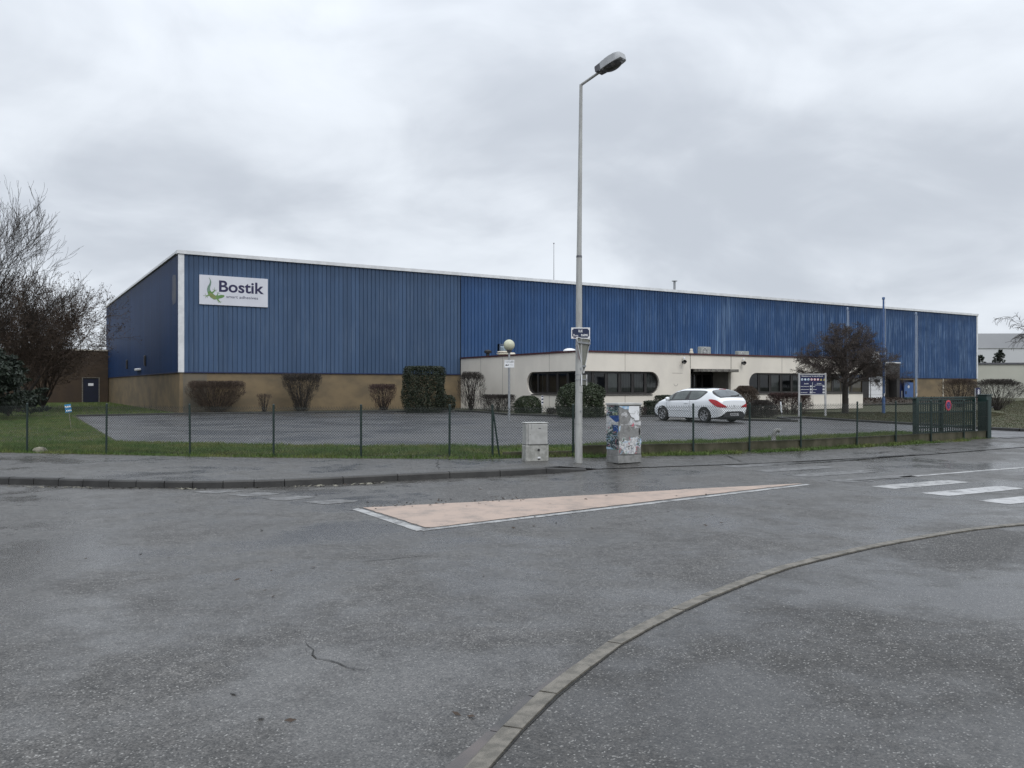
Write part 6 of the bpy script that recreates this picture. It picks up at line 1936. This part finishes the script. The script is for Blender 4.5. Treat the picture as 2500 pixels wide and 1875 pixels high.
def shrub(label, px, py, wpx, hpx, prof, kind, seed, rz=0.0, depth=1.0, name='shrub', cat='shrub', n=None, loc=None, twig='twig_brown', leaf='leaf_dark', boxy=2.6, Wm=None, Hm=None, group='clipped shrubs by the buildings'):
    """prof: (height fraction, half width fraction) outline; kind 'green' or 'bare'"""
    R = random.Random(seed); rg = np.random.default_rng(seed)
    X, Y = loc if loc else ground_at(px, py, 0)
    W_ = Wm if Wm else wpx * Y / FPX; H_ = Hm if Hm else hpx * Y / FPX
    t = thing(name, label, cat, (X, Y, 0.02), rz, group)
    pf = prof_pts(prof, H_)

    def surf(hf, a, s=1.0):
        hw = pf(hf) * W_ / 2
        c, q = math.cos(a), math.sin(a)
        k = (abs(c) ** boxy + abs(q) ** boxy) ** (-1 / boxy)
        bump = 1 + 0.06 * math.sin(3 * a + seed) + 0.06 * math.sin(5 * a + hf * 7 + seed * 2) + 0.04 * math.sin(11 * a + hf * 13)
        return Vector((hw * k * c * bump * s, hw * depth * k * q * bump * s, hf * H_))
    segs = []
    # stems fan out from the base
    ns = 26 if kind == 'bare' else 14
    for i in range(ns):
        a = R.uniform(0, 2 * math.pi); hf = R.uniform(0.75, 0.98); s = math.sqrt(R.random()) * 0.9
        e = surf(hf, a, s); b = surf(0.0, a, s * 0.6)
        b.z = -0.05
        p = b
        m = 6
        for k in range(m):
            u = (k + 1) / m
            q = b.lerp(e, u) + vec_rand(R) * 0.03 * H_ * (1 if k < m - 1 else 0.3)
            rr = 0.016 * (H_ / 1.8) + 0.004
            segs.append((*p, *q, rr * (1 - 0.7 * k / m), rr * (1 - 0.7 * (k + 1) / m)))
            p = q
    if kind == 'bare':
        nt = n or int(2600 * (W_ * H_) / 4)
        for i in range(nt):
            a = R.uniform(0, 2 * math.pi)
            if R.random() < 0.35:      # clipped top
                hf = R.uniform(0.86, 1.0); s = math.sqrt(R.random())
            else:
                hf = R.random() ** 0.6; s = 1.05 - 0.5 * R.random() ** 1.4
            e = surf(hf, a, s)
            ln = R.uniform(0.10, 0.26) * (0.6 + 0.3 * H_)
            d = (Vector((e.x * 0.8, e.y * 0.8, 0.45 * H_ + 0.2)).normalized() + vec_rand(R) * 0.55).normalized()
            q = e - d * ln
            mid = q.lerp(e, 0.5) + vec_rand(R) * 0.02
            segs.append((*q, *mid, 0.0066, 0.0055)); segs.append((*mid, *e, 0.0055, 0.004))
            if R.random() < 0.6:
                f_ = mid + (d + vec_rand(R) * 0.8).normalized() * ln * 0.45
                segs.append((*mid, *f_, 0.005, 0.0035))
        v, f = seg_mesh(segs[:ns * 6], 5); mesh_np('stem', v, f, MT['bark'], t)
        v, f = seg_mesh(segs[ns * 6:], 3); mesh_np('twigs', v, f, MT[twig], t)
    else:
        v, f = seg_mesh(segs, 5); mesh_np('stem', v, f, MT['bark'], t)
        nl = int((n or 9000 * (W_ * H_) / 3) * 1.9)
        c = np.zeros((nl, 3)); nm = np.zeros((nl, 3))
        for i in range(nl):
            a = R.uniform(0, 2 * math.pi)
            if R.random() < 0.28:
                hf = R.uniform(0.93, 1.0); s = math.sqrt(R.random())
            else:
                hf = R.random(); s = 1.04 - 0.32 * R.random() ** 1.8
            e = surf(hf, a, s)
            c[i] = e + vec_rand(R) * 0.045
            nm[i] = (Vector((e.x, e.y, 0.3 * H_ if hf < 0.9 else H_)).normalized())
        v, f = leaf_quads(c, 0.055, nm, 1.5, 0.9)
        mesh_np('foliage', v, f, MT[leaf], t)
    return t

GOB = [(0, 0.30), (0.15, 0.42), (0.35, 0.68), (0.6, 0.98), (0.85, 1.0), (0.96, 0.96), (1.0, 0.90)]
VASE = [(0, 0.36), (0.3, 0.45), (0.55, 0.72), (0.75, 0.96), (0.93, 1.0), (1.0, 0.94)]
BALL = [(0, 0.45), (0.15, 0.8), (0.4, 1.0), (0.7, 0.98), (0.88, 0.8), (1.0, 0.45)]
BLOCK = [(0, 0.82), (0.1, 0.92), (0.35, 1.0), (0.6, 0.95), (0.85, 0.98), (0.96, 0.9), (1.0, 0.8)]
HEDGE = [(0, 0.88), (0.2, 0.97), (0.6, 1.0), (0.9, 0.97), (1.0, 0.9)]
DOME = [(0, 0.93), (0.2, 1.0), (0.5, 0.98), (0.72, 0.9), (0.88, 0.72), (1.0, 0.4)]
TREEB = [(0, 0.10), (0.12, 0.22), (0.22, 0.7), (0.45, 0.96), (0.7, 1.0), (0.9, 0.86), (1.0, 0.55)]
shrub('wide flat topped brown bush nearest the warehouse corner', 528, 1008.5, 130, 79, GOB, 'bare', 1, BRZ, 0.6, n=5200)
shrub('tiny sparse bush between the two brown flat topped bushes', 645, 1008, 36, 47, VASE, 'bare', 2, n=230, twig='twig_brown')
shrub('tall vase shaped bare bush against the tan base wall', 736, 1006, 95, 95, VASE, 'bare', 3, BRZ, 0.7, n=2900, twig='twig')
shrub('small reddish goblet shaped bush left of the tall dark green bush', 935, 1004, 64, 67, GOB, 'bare', 4, n=1500, twig='twig_red')
shrub('tall dark green clipped bush against the blue cladding', 1036, 1007, 100, 111, BLOCK, 'green', 5, BRZ, 0.8, n=17000)
shrub('small dark round bush at the foot of the tall green bush', 1094, 1005, 34, 38, BALL, 'green', 6, n=1900)
shrub('round headed bare shrub with dark stems at the office corner', 1150, 1003, 70, 96, TREEB, 'bare', 7, n=1500, twig='twig')
shrub('long low bare brown hedge left of the globe lamp', 1216, 1006, 98, 43, HEDGE, 'bare', 8, math.radians(-40), 0.55, 'hedge', 'hedge', n=2600, twig='twig')
shrub('low clipped green hedge right of the globe lamp', 1290, 1010, 66, 41, DOME, 'green', 9, math.radians(-35), 0.7, 'hedge', 'hedge', n=5200, leaf='leaf_mid')
shrub('tiny round bare bush under the left office window', 1346, 1013, 27, 17, BALL, 'bare', 10, n=420, twig='twig')
shrub('tiny tuft of twigs beside the big green bush', 1364, 1014, 12, 22, VASE, 'bare', 11, n=110, twig='twig_red')
shrub('big clipped green bush behind the street lamp', 1420, 1018, 108, 81, [(0, 0.9), (0.2, 0.97), (0.45, 0.98), (0.68, 1.0), (0.85, 0.9), (0.95, 0.68), (1.0, 0.4)], 'green', 12, BRZ, 0.85, n=15000, leaf='leaf_mid')
shrub('low dark green box hedge in front of the parked car', 1597, 1016, 46, 35, HEDGE, 'green', 13, BRZ, 0.8, 'hedge', 'hedge', n=3600)
shrub('dark green box hedge by the office wall behind the car bonnet', 1625, 1014, 44, 42, HEDGE, 'green', 14, BRZ, 0.8, 'hedge', 'hedge', n=3400, loc=(8.9, 47.3), Wm=1.5, Hm=1.02)
shrub('brown rounded bush right of the parked car', 1819, 1015, 70, 73, DOME, 'bare', 15, BRZ, 0.9, n=4300, twig='twig_brown')
shrub('low dark brown bush in front of the rounded brown bush', 1856, 1021, 76, 44, DOME, 'bare', 16, BRZ, 0.9, n=3600, twig='twig')
shrub('brown clipped hedge with reddish top behind the information board', 1927, 1012, 124, 53, HEDGE, 'bare', 17, BRZ, 0.55, 'hedge', 'hedge', n=4600, twig='twig_red')
shrub('tiny red twigged tuft in front of the low box hedge', 1572, 1017, 18, 24, VASE, 'bare', 18, n=120, twig='twig_red')
shrub('bare bush behind the green gate', 2345, 0, 84, 0, [(0, 0.25), (0.3, 0.6), (0.6, 0.95), (0.8, 0.95), (0.93, 0.75), (1.0, 0.4)], 'bare', 19, n=2600, twig='twig_brown', loc=(33.6, 62.5), Wm=2.7, Hm=2.15, group='bare bushes on the right')
shrub('broad V shaped bare bush on the verge right of the gate post', 2436, 0, 0, 0, [(0, 0.10), (0.2, 0.3), (0.45, 0.72), (0.7, 1.0), (0.88, 0.85), (1.0, 0.45)], 'bare', 20, n=3000, twig='twig', loc=(31.6, 54.2), Wm=3.3, Hm=2.05, group='bare bushes on the right')
shrub('bare bush on the verge at the right edge', 2520, 0, 0, 0, DOME, 'bare', 22, n=2200, twig='twig_brown', loc=(42.5, 66), Wm=3.6, Hm=2.0, group='bare bushes on the right')

# weeping tree at the right edge
PW = dict(n=[5, 7, 7, 7], jit=[0.06, 0.16, 0.22, 0.22], up=[0.05, 0.02, -0.07, -0.20], start=[0.4, 0.3, 0.15], kids=[2.6, 1.6, 1.9], ang=[0.8, 0.7, 0.6], ratio=[0.62, 0.5, 0.65], rr=[0.5, 0.5, 0.55], rmin=0.011, trunk_r=0.06)
t, n = bare_tree('weeping_tree', 'slender bare tree with drooping twigs at the right edge', (38.9, 60.0, 0), [((0, 0, -0.1), (-0.03, 0, 1), 6.2, 0.13)], PW, 31, (MT['bark'], MT['twig']), 3)
print('weep', n)

# brown planted bank below the loading porch
mb = MB()
R = random.Random(8)
nx, ny = 26, 7
P = []
for i in range(nx + 1):
    for j in range(ny + 1):
        a = 45.2 + 28 * i / nx; b = -9.5 + 8.0 * j / ny
        e = min(1, 4 * i / nx, 4 * (nx - i) / nx) * math.sin(math.pi * min(1, 0.02 + j / ny * 1.0)) ** 0.6
        q = local(WO, a, b)
        P.append((q.x, q.y, 0.02 + 0.38 * e * R.uniform(0.75, 1.2)))
mb.add(P, [(i * (ny + 1) + j, (i + 1) * (ny + 1) + j, (i + 1) * (ny + 1) + j + 1, i * (ny + 1) + j + 1) for i in range(nx) for j in range(ny)])
tag(mb.build('planted_bank', MT['heath'], None, True), kind='structure')
pts = []
for k in range(9000):
    a, b = R.uniform(45.5, 72.8), R.uniform(-9.2, -1.8)
    q = local(WO, a, b)
    pts.append((q.x, q.y, R.uniform(0.05, 0.5)))
v, f = leaf_quads(np.array(pts), 0.10)
tag(mesh_np('ground_cover', v, f, MT['leaf_dry']), 'brown ground cover plants on the bank below the loading porch', 'ground cover', None, 'stuff')
